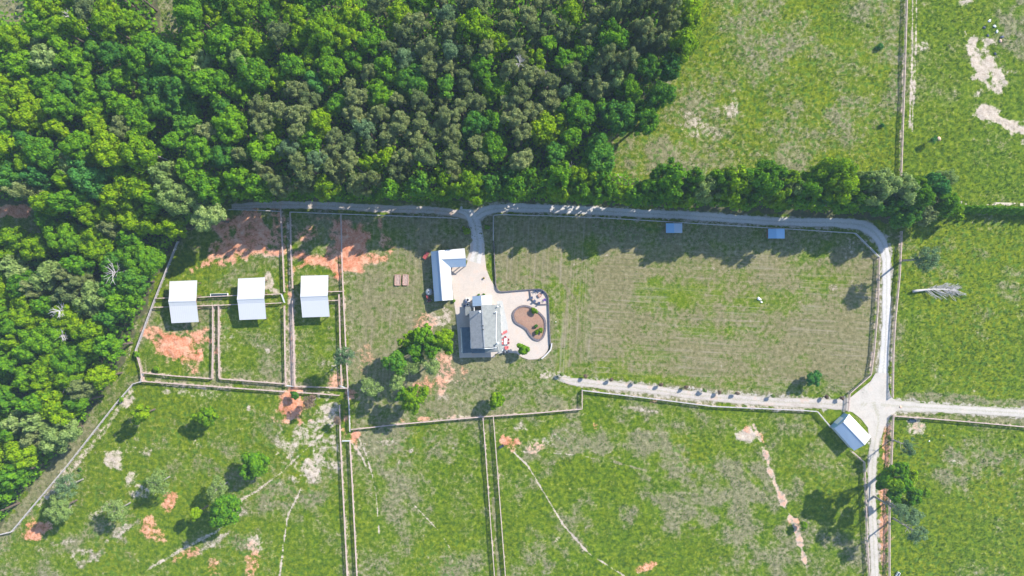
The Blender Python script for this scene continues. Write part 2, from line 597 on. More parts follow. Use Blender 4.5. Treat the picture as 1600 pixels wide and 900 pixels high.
# clay, bare red earth
for b in [(345, 345, 60, 20, .75, -4), (395, 365, 40, 22, .85, 20), (350, 392, 55, 18, .9, -12), (318, 412, 40, 12, .8, -8), (430, 350, 10, 40, .6, 0),
          (283, 545, 38, 27, .95, 5), (245, 540, 14, 25, .7, 0), (555, 375, 34, 30, 1.0, -15), (500, 408, 44, 11, .9, 12), (545, 410, 30, 16, 1.0, 0),
          (480, 365, 24, 12, .6, -25), (600, 380, 16, 22, .5, 0), (452, 635, 26, 20, .9, 20), (545, 620, 15, 14, .7, 0), (553, 685, 7, 14, .95, 0),
          (540, 650, 7, 34, .7, 0), (790, 694, 17, 13, .9, 0), (690, 545, 18, 30, .42, 0), (665, 505, 18, 20, .45, 0),
          (1164, 668, 7, 8, .6, -5), (1192, 690, 6, 18, .55, -15), (1240, 820, 7, 8, .5, -10),
          (1381, 800, 9, 90, .62, 0), (1383, 700, 7, 50, .65, 0), (1003, 886, 28, 9, .72, -12), (928, 664, 6, 9, .55, 0), (1022, 628, 10, 3, .6, 0), (1132, 637, 14, 3, .6, 0),
          (265, 788, 10, 20, .75, 25), (62, 823, 20, 13, .9, 0), (232, 822, 12, 16, .65, 0), (290, 868, 26, 9, .6, -20), (330, 890, 12, 16, .55, 0), (50, 840, 14, 10, .8, 0),
          (660, 655, 30, 5, .5, -5), (843, 697, 16, 12, .4, 0), (1432, 665, 14, 7, .4, 0), (570, 560, 10, 30, .35, 10), (525, 595, 12, 14, .45, 0), (1415, 700, 3, 5, .4, 0),
          (675, 600, 38, 11, .55, -25), (690, 570, 14, 25, .5, 0), (395, 880, 12, 20, .5, 10), (250, 840, 16, 20, .5, 0), (835, 432, 22, 3, .4, 5)]:
    blob(b[0], b[1], b[2], b[3], dict(clay=b[4]), b[5], 0.42, 0.7)
line([(1178, 664), (1190, 690), (1198, 715), (1206, 742), (1217, 768), (1228, 795), (1238, 812), (1246, 835), (1254, 862), (1260, 885)], 6, dict(clay=.42, sand=.8), 5, 1.8)
line([(1190, 690), (1198, 715), (1206, 742), (1217, 768), (1228, 795)], 2, dict(clay=.5), 3, 1)
line([(1386, 665), (1384, 720), (1382, 800), (1380, 900), (1380, 1000)], 7, dict(clay=.55, sand=.3), 6, 1.5)
line([(452, 475), (455, 540), (456, 605)], 4, dict(clay=.4), 4, 1)
line([(850, 586), (878, 591), (900, 597)], 12, dict(sand=.5), 12, 3)
line([(444, 340), (448, 440), (452, 462)], 5, dict(clay=.5, sand=.3), 4, 1.5)
line([(460, 418), (480, 409), (505, 408), (530, 415), (560, 408), (600, 402)], 12, dict(clay=.7), 8, 2.5)
line([(300, 420), (330, 405), (365, 400), (395, 385), (430, 372)], 22, dict(clay=.62, sand=.45), 12, 4)
line([(1516, 62), (1528, 90), (1530, 112), (1545, 135), (1562, 142), (1558, 118)], 13, dict(sand=.8), 8, 3)
line([(1538, 172), (1556, 184), (1578, 194), (1604, 204)], 18, dict(sand=.9), 7, 2.5)
line([(1540, 62), (1546, 84), (1536, 96)], 5, dict(sand=.6), 5, 2)
# pale sand and straw
for b in [(480, 735, 34, 22, .66, -30), (500, 700, 34, 30, .42, 0), (515, 640, 20, 24, .66, 0), (470, 690, 40, 26, .5, -35), (180, 720, 16, 14, .75, 0), (205, 745, 9, 14, .7, 0), (225, 765, 18, 14, .5, 0),
          (1162, 686, 18, 24, .98, -5), (1538, 115, 20, 34, .95, 10), (1556, 120, 14, 24, .9, -15), (1550, 180, 24, 15, .98, 0), (1586, 192, 18, 14, .98, 15), (1520, 68, 8, 14, .85, -20), (1540, 72, 7, 17, .8, 0),
          (1505, 4, 14, 9, .85, 0), (1598, 220, 6, 9, .9, 0), (1583, 160, 9, 7, .6, 0), (1440, 70, 9, 8, .5, 0), (265, 588, 18, 5, .4, 0), (630, 500, 30, 8, .2, 0),
          (685, 500, 22, 18, .62, 0), (693, 580, 16, 26, .5, 0), (1345, 380, 20, 16, .3, 0), (345, 400, 40, 14, .72, -8), (420, 440, 16, 14, .75, 10), (432, 455, 12, 8, .8, 0), (425, 395, 18, 6, .6, 0),
          (1434, 667, 16, 14, .7, 20), (1492, 722, 9, 4, .5, 0), (845, 690, 20, 18, .5, 0), (150, 800, 30, 10, .4, -30), (105, 745, 10, 20, .5, -10), (110, 790, 10, 26, .5, 10), (400, 850, 10, 12, .6, 0), (1400, 630, 10, 6, .4, 0),
          (120, 870, 30, 10, .4, -20), (210, 700, 26, 14, .35, 0), (520, 560, 16, 22, .4, 0), (560, 700, 24, 12, .35, 0), (968, 275, 12, 16, .6, 0), (1150, 165, 26, 20, .5, 0), (1080, 200, 40, 20, .4, 0),
          (378, 545, 30, 8, .32, 0), (362, 527, 8, 6, .7, 0), (418, 549, 4, 4, .6, 0), (305, 690, 10, 10, .3, 0), (300, 615, 50, 5, .4, 3), (200, 628, 14, 8, .8, -40), (388, 638, 5, 6, .8, 0)]:
    blob(b[0], b[1], b[2], b[3], dict(sand=b[4]), b[5], 0.42, 0.7)
# dry thatch in the big southern fields and on the north pasture
for b in [(980, 700, 130, 42, .72, 8), (1100, 790, 100, 48, .72, -20), (1060, 720, 60, 30, .62, 0), (900, 820, 60, 60, .68, 0), (850, 745, 40, 24, .6, 0), (1200, 860, 60, 30, .6, 0), (1000, 850, 50, 20, .55, 0),
          (700, 700, 50, 30, .55, 0), (640, 760, 40, 40, .52, 0), (600, 690, 40, 30, .62, 0), (740, 830, 30, 30, .5, 0), (470, 780, 40, 40, .55, 0), (280, 720, 60, 24, .5, 0), (110, 840, 60, 26, .55, -20), (390, 690, 40, 24, .5, 0),
          (1150, 170, 70, 46, .52, 0), (1010, 250, 60, 26, .62, -10), (1110, 255, 60, 16, .5, 0), (1300, 230, 70, 40, .45, 0), (1590, 70, 30, 70, .5, 0), (1500, 400, 60, 30, .42, 0), (1580, 450, 30, 40, .5, 0), (1500, 730, 40, 26, .5, 0),
          (400, 545, 36, 12, .62, -30), (515, 540, 20, 30, .6, 0), (300, 480, 50, 4, .6, 0), (420, 600, 100, 7, .62, 3), (280, 597, 60, 5, .7, 4), (1270, 690, 40, 20, .5, 0), (1240, 745, 24, 22, .52, 0)]:
    blob(b[0], b[1], b[2], b[3], dict(dry=b[4]), b[5], 0.5, 1.5, 'set')
for b in [(300, 604, 60, 3, .5, 4), (150, 870, 50, 8, .4, -25), (90, 850, 30, 7, .4, -20), (330, 850, 30, 6, .45, -35), (372, 800, 12, 8, .5, -40), (190, 830, 30, 6, .5, -30), (1196, 640, 60, 3, .45, 2), (1000, 640, 40, 3, .4, 8),
          (690, 655, 60, 3, .5, -6), (870, 660, 20, 5, .35, 0), (812, 668, 22, 10, .5, 0), (605, 690, 16, 5, .5, 0), (640, 705, 5, 4, .6, 0), (625, 722, 5, 4, .6, 0), (900, 880, 6, 5, .5, 0), (872, 842, 6, 5, .5, 0), (1300, 450, 8, 5, .4, 0), (1110, 420, 12, 4, .4, 0), (950, 400, 10, 5, .35, 0)]:
    blob(b[0], b[1], b[2], b[3], dict(sand=b[4], dry=.7), b[5], 0.5, 1.2)
# dark lush patches
for b in [(1100, 700, 28, 26, .05, 0), (955, 735, 60, 15, .1, -12), (1040, 760, 26, 12, .15, 0), (1060, 860, 50, 22, .1, 0), (925, 650, 14, 34, .1, 0), (1310, 680, 30, 40, .14, 0), (1240, 700, 30, 20, .15, 0),
          (740, 690, 30, 22, .12, 0), (580, 800, 24, 70, .2, 0), (400, 625, 130, 10, .15, 3), (345, 665, 50, 30, .2, 0), (500, 460, 20, 10, .1, 0), (505, 425, 26, 5, .15, 0), (240, 470, 16, 6, .2, 0), (415, 500, 20, 16, .2, 0),
          (310, 455, 14, 10, .12, 0), (1430, 590, 14, 44, .1, 0), (1425, 480, 14, 60, .12, 0), (1440, 665, 60, 6, .15, 4), (1590, 580, 20, 60, .15, 0), (1500, 830, 70, 40, .12, 0), (1450, 160, 24, 80, .12, 0), (1550, 280, 40, 20, .1, 0),
          (1330, 40, 50, 30, .3, 0), (1090, 60, 24, 40, .2, 0), (860, 480, 6, 20, .2, 0)]:
    blob(b[0], b[1], b[2], b[3], dict(dry=b[4], lush=.9, yel=.2), b[5], 0.5, 1.1, 'set')
# animal and wheel trails
TRAILS = [([(803, 707), (825, 728), (850, 770), (880, 820), (920, 865), (975, 900)], 2.2, .95),
          ([(803, 705), (850, 706), (905, 712), (960, 722)], 1.6, .6), ([(960, 722), (1010, 735)], 1.2, .4),
          ([(556, 675), (572, 710), (581, 740), (588, 775), (593, 840)], 1.8, .8), ([(637, 778), (665, 808), (690, 835), (705, 860)], 1.6, .6),
          ([(400, 768), (440, 738), (480, 700), (525, 660)], 3.0, .7), ([(412, 720), (450, 700), (490, 675), (528, 645)], 2.5, .5), ([(470, 765), (450, 805), (443, 850), (437, 900)], 2.2, .85), ([(378, 780), (400, 768)], 3.5, .8),
          ([(378, 780), (340, 830), (300, 850), (230, 890)], 5, .5), ([(775, 420), (800, 410), (845, 410), (872, 425), (886, 450), (886, 490), (880, 540)], 3, .45), ([(778, 436), (830, 432), (855, 440)], 3, .4), ([(870, 430), (900, 470), (905, 520), (890, 570)], 2.2, .35), ([(950, 420), (935, 480), (925, 560)], 3, .4), ([(960, 420), (945, 480), (935, 560)], 3, .35),
          ([(573, 500), (578, 480), (600, 460), (640, 452), (660, 452)], 2.5, .3), ([(573, 500), (570, 530), (568, 560)], 3, .4), ([(1427, -100), (1425, 100), (1421, 200)], 2.4, .75), ([(1433, -100), (1431, 80), (1425, 205)], 2.2, .6),
          ([(1502, 28), (1508, 50), (1520, 75)], 1.4, .5), ([(205, 610), (150, 690), (60, 790)], 9, .42), ([(232, 430), (205, 530), (192, 580)], 9, .3),
          ([(455, 470), (457, 600)], 7, .85), ([(450, 335), (452, 460)], 3, .5), ([(535, 700), (545, 860)], 4, .25), ([(770, 780), (780, 900)], 4, .3), ([(410, 545), (420, 470)], 1, .1), ([(548, 690), (565, 712), (572, 730)], 3, .6)]
for pts, wd, v in TRAILS:
    if v <= .46 and pts[0][0] > 560:
        line(pts, wd + 3, dict(dry=1.0), 4, 0.8)
    else:
        line(pts, wd + 0.2, dict(sand=min(1, v * 1.15)), 2.4, 0.4)
poly([(448, 340), (456, 340), (461, 602), (449, 602)], dict(sand=.35, dry=.75), 3, 1, 'max')
poly([(1372, 402), (1392, 410), (1400, 500), (1380, 620), (1364, 600), (1370, 540)], dict(dry=.7, lush=.4), 4, 1)
poly([(880, 590), (1320, 622), (1322, 642), (1274, 640), (1110, 634), (908, 608)], dict(dry=.75, sand=.35), 3, 1, 'max')
poly([(1380, 660), (1396, 660), (1390, 900), (1384, 1100), (1372, 1100), (1370, 900)], dict(dry=.6, clay=.3), 4, 1, 'max')
poly([(1395, 642), (1700, 652), (1700, 672), (1395, 652)], dict(dry=.68, lush=.5), 4, 1)
poly([(1392, 628), (1700, 640), (1700, 630), (1420, 612)], dict(dry=.66, lush=.5), 6, 1)
for k in ('dry',):
    Lr[k] += (0.09 * n40 + 0.08 * n100 + 0.08 * n16 + 0.03 * n8) * np.where((Lr['sh'] > .2) | (Lr['sv'] > .2), .6, 1.0)
Lr['yel'] += .14 * nfield(60, 9)

# ------------------------------------------------------------------ roads (centre lines in photo pixels)
ROADS = {
    'main': ([(738, 343), (752, 333), (768, 327), (790, 325), (820, 325), (880, 327), (940, 330), (1000, 333), (1060, 336), (1120, 340), (1180, 344), (1240, 347), (1300, 348), (1340, 351), (1360, 359), (1375, 374), (1383, 395), (1385, 420), (1385, 480), (1383, 540), (1378, 590), (1370, 622), (1360, 636)], [15, 15, 14, 13, 13, 13, 13, 13, 13, 13, 13, 13, 14, 17, 19, 18, 15, 13, 14, 14, 16, 26, 34]),
    'west': ([(362, 323), (400, 321), (450, 320), (520, 322), (600, 326), (680, 329), (730, 336)], [8, 10, 12, 12, 12, 11, 14]),
    'drive': ([(718, 327), (733, 334), (741, 348), (745, 368), (746, 392), (742, 410)], [12, 17, 20, 18, 24, 30]),
    'lane': ([(876, 591), (900, 597), (1000, 607), (1100, 619), (1200, 627), (1290, 631), (1330, 632)], [2, 12, 13, 13, 14, 15, 22]),
    'east': ([(1345, 632), (1380, 633), (1400, 634), (1450, 637), (1520, 641), (1600, 646), (1760, 656)], [30, 26, 17, 13, 12, 13, 13]),
    'south': ([(1364, 628), (1372, 655), (1367, 690), (1363, 730), (1362, 780), (1365, 850), (1367, 900), (1369, 1020)], [40, 22, 14, 13, 13, 13, 13, 13]),
}
for k, (pts, wd) in ROADS.items():
    if k in ('drive',):
        continue
    for i in range(len(pts) - 1):
        w_ = (wd[i] + wd[i + 1]) / 2
        line([pts[i], pts[i + 1]], w_ + 7, dict(verge=.62 if k != 'west' else .35), 7, 1.5)
        line([pts[i], pts[i + 1]], w_ + 3, dict(flat=1), 3, 0)
PAD = [(735, 380), (757, 380), (757, 395), (760, 421), (767, 438), (775, 450), (783, 456), (838, 452), (846, 453), (853, 459), (856, 467), (858, 500), (859, 536), (857, 545), (851, 555), (840, 561), (826, 562), (815, 558), (807, 552), (797, 551), (773, 553), (773, 558), (718, 559), (714, 508), (712, 490), (709, 469), (704, 418), (728, 416), (734, 398)]
poly(PAD, dict(flat=1), 4, 0, 'max')
for x, y, rx, ry in [(287, 472, 30, 40), (393, 468, 30, 40), (492, 464, 30, 40), (695, 430, 45, 50), (750, 510, 60, 60), (1330, 675, 45, 45), (1053, 357, 18, 12), (1213, 365, 18, 12)]:
    poly([(x - rx, y - ry), (x + rx, y - ry), (x + rx, y + ry), (x - rx, y + ry)], dict(flat=1), 4, 0, 'max')

# ------------------------------------------------------------------ fence lines (photo pixels), label
FENCES = [
    ('white', [(280, 378), (243, 472), (215, 547)], 'pale slanting fence from the woods past the leftmost white shed'),
    ('wood', [(215, 547), (223, 575), (225, 594)], 'short fence closing the lower left corner of the leftmost shed paddock'),
    ('wood', [(225, 595), (335, 603), (446, 611)], 'fence on the outer side of the narrow alley under the two left shed paddocks'),
    ('wood', [(461, 612), (497, 614), (531, 617)], 'outer alley fence under the right shed paddock'),
    ('wood', [(227, 582), (280, 587), (333, 591)], 'fence along the bottom of the leftmost red clay paddock'),
    ('wood', [(346, 591), (396, 595), (447, 599)], 'fence along the bottom of the green middle shed paddock'),
    ('wood', [(460, 603), (500, 604), (544, 606)], 'inner alley fence under the right shed paddock beside the leaning pine shadow'),
    ('white', [(224, 595), (211, 599), (184, 630), (107, 728), (64, 779), (22, 829), (0, 834), (-60, 850)], 'long pale fence running down the edge of the lower left woods'),
    ('wood', [(335, 478), (335, 540), (334, 590)], 'fence on the left of the gap between the two left shed paddocks'),
    ('wood', [(344, 477), (344, 540), (345, 590)], 'fence on the right of the gap between the two left shed paddocks'),
    ('wood', [(246, 466), (275, 465)], 'upper short fence tying the leftmost white shed to the slanting fence'),
    ('wood', [(243, 480), (275, 479)], 'lower short fence tying the leftmost white shed to the slanting fence'),
    ('wood', [(300, 465), (340, 463), (382, 461)], 'upper alley fence between the leftmost and middle white sheds behind the trough'),
    ('wood', [(300, 478), (340, 477), (382, 475)], 'lower alley fence between the leftmost and middle white sheds'),
    ('wood', [(405, 461), (441, 459)], 'upper short fence right of the middle white shed'),
    ('wood', [(405, 475), (441, 473)], 'lower short fence right of the middle white shed'),
    ('wood', [(505, 456), (537, 455)], 'upper short fence right of the right white shed'),
    ('wood', [(505, 470), (531, 469)], 'lower short fence right of the right white shed'),
    ('wood', [(440, 322), (443, 381), (446, 456)], 'fence on the left of the alley north of the sheds crossing'),
    ('wood', [(446, 478), (447, 540), (448, 603)], 'fence on the left of the alley between the middle and right white sheds'),
    ('wood', [(455, 332), (456, 381), (459, 450)], 'fence on the right of the alley north of the sheds crossing'),
    ('wood', [(459, 470), (461, 540), (462, 603)], 'fence on the right of the alley south of the sheds crossing'),
    ('wood', [(534, 336), (536, 417), (541, 530), (545, 606)], 'long fence from the tree lane down past the large red clay patch'),
    ('wood', [(531, 460), (533, 540), (535, 602)], 'inner fence of the alley right of the right white shed'),
    ('white', [(545, 608), (547, 640), (548, 673)], 'short pale fence left of the big tree shade by the yard corner'),
    ('wood', [(532, 632), (533, 680), (538, 780), (544, 900), (549, 1010)], 'left fence of the lower left double fenced alley'),
    ('wood', [(548, 689), (552, 760), (559, 900), (564, 1010)], 'right fence of the lower left double fenced alley'),
    ('white', [(360, 328), (400, 329), (439, 331)], 'fence in tree shade above the red clay bank'),
    ('white', [(456, 332), (533, 335), (620, 338), (700, 341), (716, 342)], 'shaded fence along the dirt lane from the alley to the driveway'),
    ('white', [(772, 337), (784, 336), (860, 338), (940, 341), (1040, 347), (1140, 353), (1240, 359), (1334, 365), (1346, 377), (1371, 402)], 'long shaded fence along the gravel road above the two blue shelters'),
    ('wood', [(1371, 403), (1369, 479), (1363, 550), (1358, 585), (1325, 614), (1323, 642)], 'fence on the left of the right hand gravel road down to the crossing'),
    ('white', [(771, 338), (771, 376)], 'short fence from the shaded corner to the black patio wall'),
    ('wood', [(909, 609), (909, 638)], 'very short fence stepping down at the left end of the dirt lane'),
    ('white', [(909, 609), (1010, 621), (1113, 634), (1250, 640), (1275, 642), (1296, 667)], 'fence along the lower side of the dirt lane'),
    ('wood', [(1329, 704), (1348, 721), (1350, 772), (1352, 840), (1356, 900), (1360, 1010)], 'fence on the left of the gravel road below the white pavilion'),
    ('wood', [(550, 670), (633, 661), (755, 650), (830, 645), (909, 638)], 'fence along the bottom of the house yard'),
    ('wood', [(755, 652), (760, 720), (773, 900), (781, 1010)], 'left fence of the middle double fenced alley'),
    ('wood', [(771, 650), (778, 740), (790, 900), (798, 1010)], 'right fence of the middle double fenced alley'),
    ('wood', [(1406, 362), (1403, 428), (1396, 500), (1393, 550), (1392, 620)], 'fence on the right of the gravel road above the crossing'),
    ('wood', [(1393, 648), (1390, 720), (1387, 791), (1387, 900), (1387, 1010)], 'fence on the right of the gravel road below the crossing'),
    ('wood', [(1395, 649), (1450, 653), (1500, 657), (1600, 666), (1760, 680)], 'fence below the gravel road that leaves to the right'),
    ('wood', [(1416, -90), (1414, 0), (1410, 133), (1405, 277)], 'fence between the two upper right pastures beside the wheel ruts'),
]
for kind, pts, lab in FENCES:
    v = .75 if kind == 'wood' else .35
    line(pts, 2.2, dict(sand=v * .8, clay=v * .35), 3, 0.7)
line([(909, 609), (1113, 634), (1250, 640)], 3, dict(clay=.3, sand=.5), 2, .5)

# ------------------------------------------------------------------ ground mesh
rough_amp = 0.075 * (0.35 + 0.65 * np.clip(Lr['lush'] * 1.2, 0, 1)) * (1 - 0.75 * np.clip(Lr['sh'] + Lr['sv'], 0, 1))
Z = (0.62 * n4 + 0.5 * n8) * rough_amp + 0.10 * n40 * 0.6 + 0.12 * n16 * np.clip(Lr['clay'], 0, 1)
Z *= (1 - np.clip(Lr['flat'], 0, 1))
Z -= 0.02
far = np.clip((np.hypot(PXg - 800, PYg - 450) - 1300) / 2000, 0, 1)
Z *= (1 - far)
Z = np.minimum(Z, 0.35)
verts = np.empty((NY * NX, 3))
verts[:, 0] = ((PXg - 800) * 0.2).ravel()
verts[:, 1] = ((450 - PYg) * 0.2).ravel()
verts[:, 2] = Z.ravel()
idx = np.arange(NY * NX).reshape(NY, NX)
q = np.stack([idx[:-1, :-1], idx[1:, :-1], idx[1:, 1:], idx[:-1, 1:]], -1).reshape(-1, 4)
me = bpy.data.meshes.new("ground")
me.vertices.add(NY * NX)
me.vertices.foreach_set("co", verts.ravel())
me.loops.add(q.size)
me.loops.foreach_set("vertex_index", q.ravel().astype(np.int32))
me.polygons.add(len(q))
me.polygons.foreach_set("loop_start", (np.arange(len(q)) * 4).astype(np.int32))
me.update(calc_edges=True)
me.polygons.foreach_set("use_smooth", np.ones(len(q), bool))
for nm, keys in (('cover_a', ('dry', 'clay', 'sand', 'verge')), ('cover_b', ('yel', 'dark', 'sh', 'sv'))):
    at = me.attributes.new(nm, 'FLOAT_COLOR', 'POINT')
    a = np.stack([np.clip(Lr[k], 0, 1).ravel() for k in keys], -1).astype(np.float32)
    at.data.foreach_set("color", a.ravel())


def ground_height(wx, wy):
    px, py = 800 + wx / 0.2, 450 - wy / 0.2
    i = min(max(int(np.searchsorted(gx, px)), 0), NX - 1)
    j = min(max(int(np.searchsorted(gy, py)), 0), NY - 1)
    return float(Z[j, i])


t = NT('pasture_ground')
aa = t.n("ShaderNodeAttribute", attribute_name='cover_a')
ab = t.n("ShaderNodeAttribute", attribute_name='cover_b')
sa = t.n("ShaderNodeSeparateColor")
sb = t.n("ShaderNodeSeparateColor")
t.t.links.new(aa.outputs['Color'], sa.inputs[0])
t.t.links.new(ab.outputs['Color'], sb.inputs[0])
dry, clay, sand, verge = sa.outputs[0], sa.outputs[1], sa.outputs[2], aa.outputs['Alpha']
yel, dark, shz, svt = sb.outputs[0], sb.outputs[1], sb.outputs[2], ab.outputs['Alpha']
na = t.noise(0.30, 4, 0.6)
nb = t.noise(0.85, 4, 0.62)
nc = t.noise(3.2, 3, 0.7)
# clumpy grass: cells a metre or so across, finer blades inside
gf = t.math('ADD', t.math('MULTIPLY', nb, 0.7), t.math('MULTIPLY', nc, 0.3))
grass = t.ramp(gf, [(0.34, (0.026, 0.066, 0.003)), (0.45, (0.058, 0.109, 0.003)), (0.54, (0.100, 0.155, 0.004)), (0.66, (0.160, 0.210, 0.013))])
grass_y = t.ramp(gf, [(0.34, (0.043, 0.080, 0.002)), (0.45, (0.088, 0.127, 0.002)), (0.54, (0.138, 0.170, 0.003)), (0.66, (0.21, 0.232, 0.014))])
yf = t.math('ADD', yel, t.math('MULTIPLY', t.math('SUBTRACT', na, 0.5), 1.8), clamp=True)
grass = t.mix(yf, grass, grass_y)
straw = t.ramp(gf, [(0.34, (0.095, 0.095, 0.042)), (0.5, (0.165, 0.152, 0.082)), (0.66, (0.27, 0.245, 0.155))])
mown = t.math('MAXIMUM', shz, svt)
straw = t.mix(t.math('MULTIPLY', mown, 0.75), straw, t.ramp(gf, [(0.34, (0.098, 0.086, 0.036)), (0.5, (0.160, 0.132, 0.066)), (0.66, (0.24, 0.195, 0.118))]))
df = t.math('ADD', dry, t.math('ADD', t.math('MULTIPLY', t.math('SUBTRACT', nb, 0.5), 1.15), t.math('ADD', t.math('MULTIPLY', t.math('SUBTRACT', nc, 0.5), 0.3), t.math('MULTIPLY', t.math('SUBTRACT', na, 0.5), 0.8))))
col = t.mix(t.math('MULTIPLY', t.sstep(df, 0.25, 0.74), 0.90), grass, straw)
# darker coarse clumps in the rank yellow fields
nk = t.noise(0.62, 2, 0.5)
clump = t.math('MULTIPLY', t.sstep(nk, 0.53, 0.62), t.math('MULTIPLY', t.sstep(yel, 0.3, 0.75), 0.72))
clump = t.math('MULTIPLY', clump, t.math('SUBTRACT', 1.0, t.math('MAXIMUM', shz, svt)))
col = t.mix(clump, col, t.ramp(gf, [(0.36, (0.035, 0.09, 0.010)), (0.6, (0.085, 0.165, 0.012))]))
# mowing and hay raking lines
sp = t.n("ShaderNodeSeparateXYZ")
t.t.links.new(t.pos, sp.inputs[0])
nl = t.noise(0.12, 2)
def streak(sx, sy):
    vm = t.n("ShaderNodeVectorMath", operation='MULTIPLY')
    t.t.links.new(t.pos, vm.inputs[0])
    vm.inputs[1].default_value = (sx, sy, 1)
    rot = t.n("ShaderNodeVectorRotate", rotation_type='Z_AXIS')
    rot.inputs['Angle'].default_value = math.radians(3.2)
    t.t.links.new(t.pos, rot.inputs['Vector'])
    t.t.links.new(rot.outputs[0], vm.inputs[0])
    return t.math('MULTIPLY', t.math('SUBTRACT', t.noise(1.0, 2, 0.6, vm.outputs[0]), 0.5), 5.0)


wy = streak(0.03, 1.35)
wx = streak(1.25, 0.03)
sbr = t.sstep(t.noise(0.09, 3), 0.35, 0.6)
st = t.math('ADD', t.math('MULTIPLY', wy, t.math('MULTIPLY', shz, sbr)), t.math('MULTIPLY', wx, svt))
col = t.mix(t.math('MULTIPLY', t.math('MAXIMUM', st, 0.0), 0.55, clamp=True), col, (0.28, 0.24, 0.18))
col = t.mix(t.math('MULTIPLY', t.math('MAXIMUM', t.math('MULTIPLY', st, -1.0), 0.0), 0.55, clamp=True), col, (0.09, 0.12, 0.03))
# bare earth
ef = t.math('ADD', t.math('MULTIPLY', nb, 0.5), t.math('MULTIPLY', nc, 0.5))
sandc = t.ramp(ef, [(0.35, (0.31, 0.24, 0.185)), (0.65, (0.52, 0.44, 0.37))])
clayc = t.ramp(t.math('ADD', t.math('MULTIPLY', ef, 0.6), t.math('MULTIPLY', na, 0.4)), [(0.36, (0.34, 0.10, 0.05)), (0.48, (0.50, 0.19, 0.105)), (0.61, (0.60, 0.36, 0.24))])
jit = t.math('ADD', t.math('ADD', t.math('MULTIPLY', t.math('SUBTRACT', na, 0.5), 1.3), t.math('MULTIPLY', t.math('SUBTRACT', nb, 0.5), 1.6)), t.math('MULTIPLY', t.math('SUBTRACT', nc, 0.5), 0.5))
col = t.mix(t.math('MULTIPLY', t.sstep(t.math('ADD', sand, t.math('MULTIPLY', jit, t.math('MULTIPLY', t.math('MULTIPLY', sand, 3.6), t.math('SUBTRACT', 1.12, sand)))), 0.22, 0.85), 0.92), col, sandc)
col = t.mix(t.math('MULTIPLY', t.sstep(t.math('ADD', clay, t.math('MULTIPLY', jit, t.math('MULTIPLY', t.math('MULTIPLY', clay, 3.6), t.math('SUBTRACT', 1.2, clay)))), 0.22, 0.88), 0.95), col, clayc)
grv = t.ramp(ef, [(0.35, (0.24, 0.215, 0.18)), (0.65, (0.43, 0.39, 0.34))])
col = t.mix(t.math('MULTIPLY', t.sstep(t.math('ADD', verge, jit), 0.35, 0.8), 0.9), col, grv)
litter = t.ramp(ef, [(0.35, (0.035, 0.055, 0.02)), (0.65, (0.13, 0.115, 0.06))])
col = t.mix(t.sstep(dark, 0.2, 0.8), col, litter)
MG = t.finish(col, 0.95, t.bump(t.math('ADD', nb, t.math('MULTIPLY', nc, 0.8)), 0.65, 0.2), spec=0.12)
me.materials.append(MG)
ground = bpy.data.objects.new("ground", me)
COL.objects.link(ground)
tag(ground, 'patchy green and straw coloured pasture with red clay scars', kind='structure')


# ------------------------------------------------------------------ road sheets
def road(name, key, mat, z, label):
    pts, wd = ROADS[key]
    fine = []
    for i in range(len(pts) - 1):
        n = max(1, int(math.dist(pts[i], pts[i + 1]) / 3))
        for k in range(n):
            u = k / n
            p0 = pts[max(i - 1, 0)]
            p1, p2 = pts[i], pts[i + 1]
            p3 = pts[min(i + 2, len(pts) - 1)]
            c = [0.5 * (2 * p1[a] + (p2[a] - p0[a]) * u + (2 * p0[a] - 5 * p1[a] + 4 * p2[a] - p3[a]) * u * u + (3 * p1[a] - p0[a] - 3 * p2[a] + p3[a]) * u ** 3) for a in (0, 1)]
            fine.append((c[0], c[1], wd[i] * (1 - u) + wd[i + 1] * u))
    fine.append((*pts[-1], wd[-1]))
    r = random.Random(name)
    b = MB()
    K = 6
    el = er = 0.0
    for i, (x, y, w) in enumerate(fine):
        a, c = fine[max(i - 1, 0)], fine[min(i + 1, len(fine) - 1)]
        dx, dy = c[0] - a[0], c[1] - a[1]
        L = math.hypot(dx, dy)
        nx, ny = -dy / L, dx / L
        el = el * 0.55 + r.uniform(-1, 1) * 0.8
        er = er * 0.55 + r.uniform(-1, 1) * 0.8
        for k in range(K + 1):
            s = -1 + 2 * k / K
            o = s * w / 2 + (el if s < 0 else er) * abs(s) ** 3
            crown = 0.03 * (1 - s * s) if 0 < k < K else -0.01
            p = P(x + nx * o, y + ny * o)
            b.v.append((p.x, p.y, z + crown))
    for i in range(len(fine) - 1):
        for k in range(K):
            a = i * (K + 1) + k
            b.f.append((a, a + 1, a + K + 2, a + K + 1))
            b.m.append(0)
    o = b.build(name, mat, smooth=True)
    at_ = o.data.attributes.new('across', 'FLOAT', 'POINT')
    n_ = len(fine)
    at_.data.foreach_set('value', [(-1 + 2 * k / K) for _ in range(n_) for k in range(K + 1)])
    return tag(o, label, kind='structure')


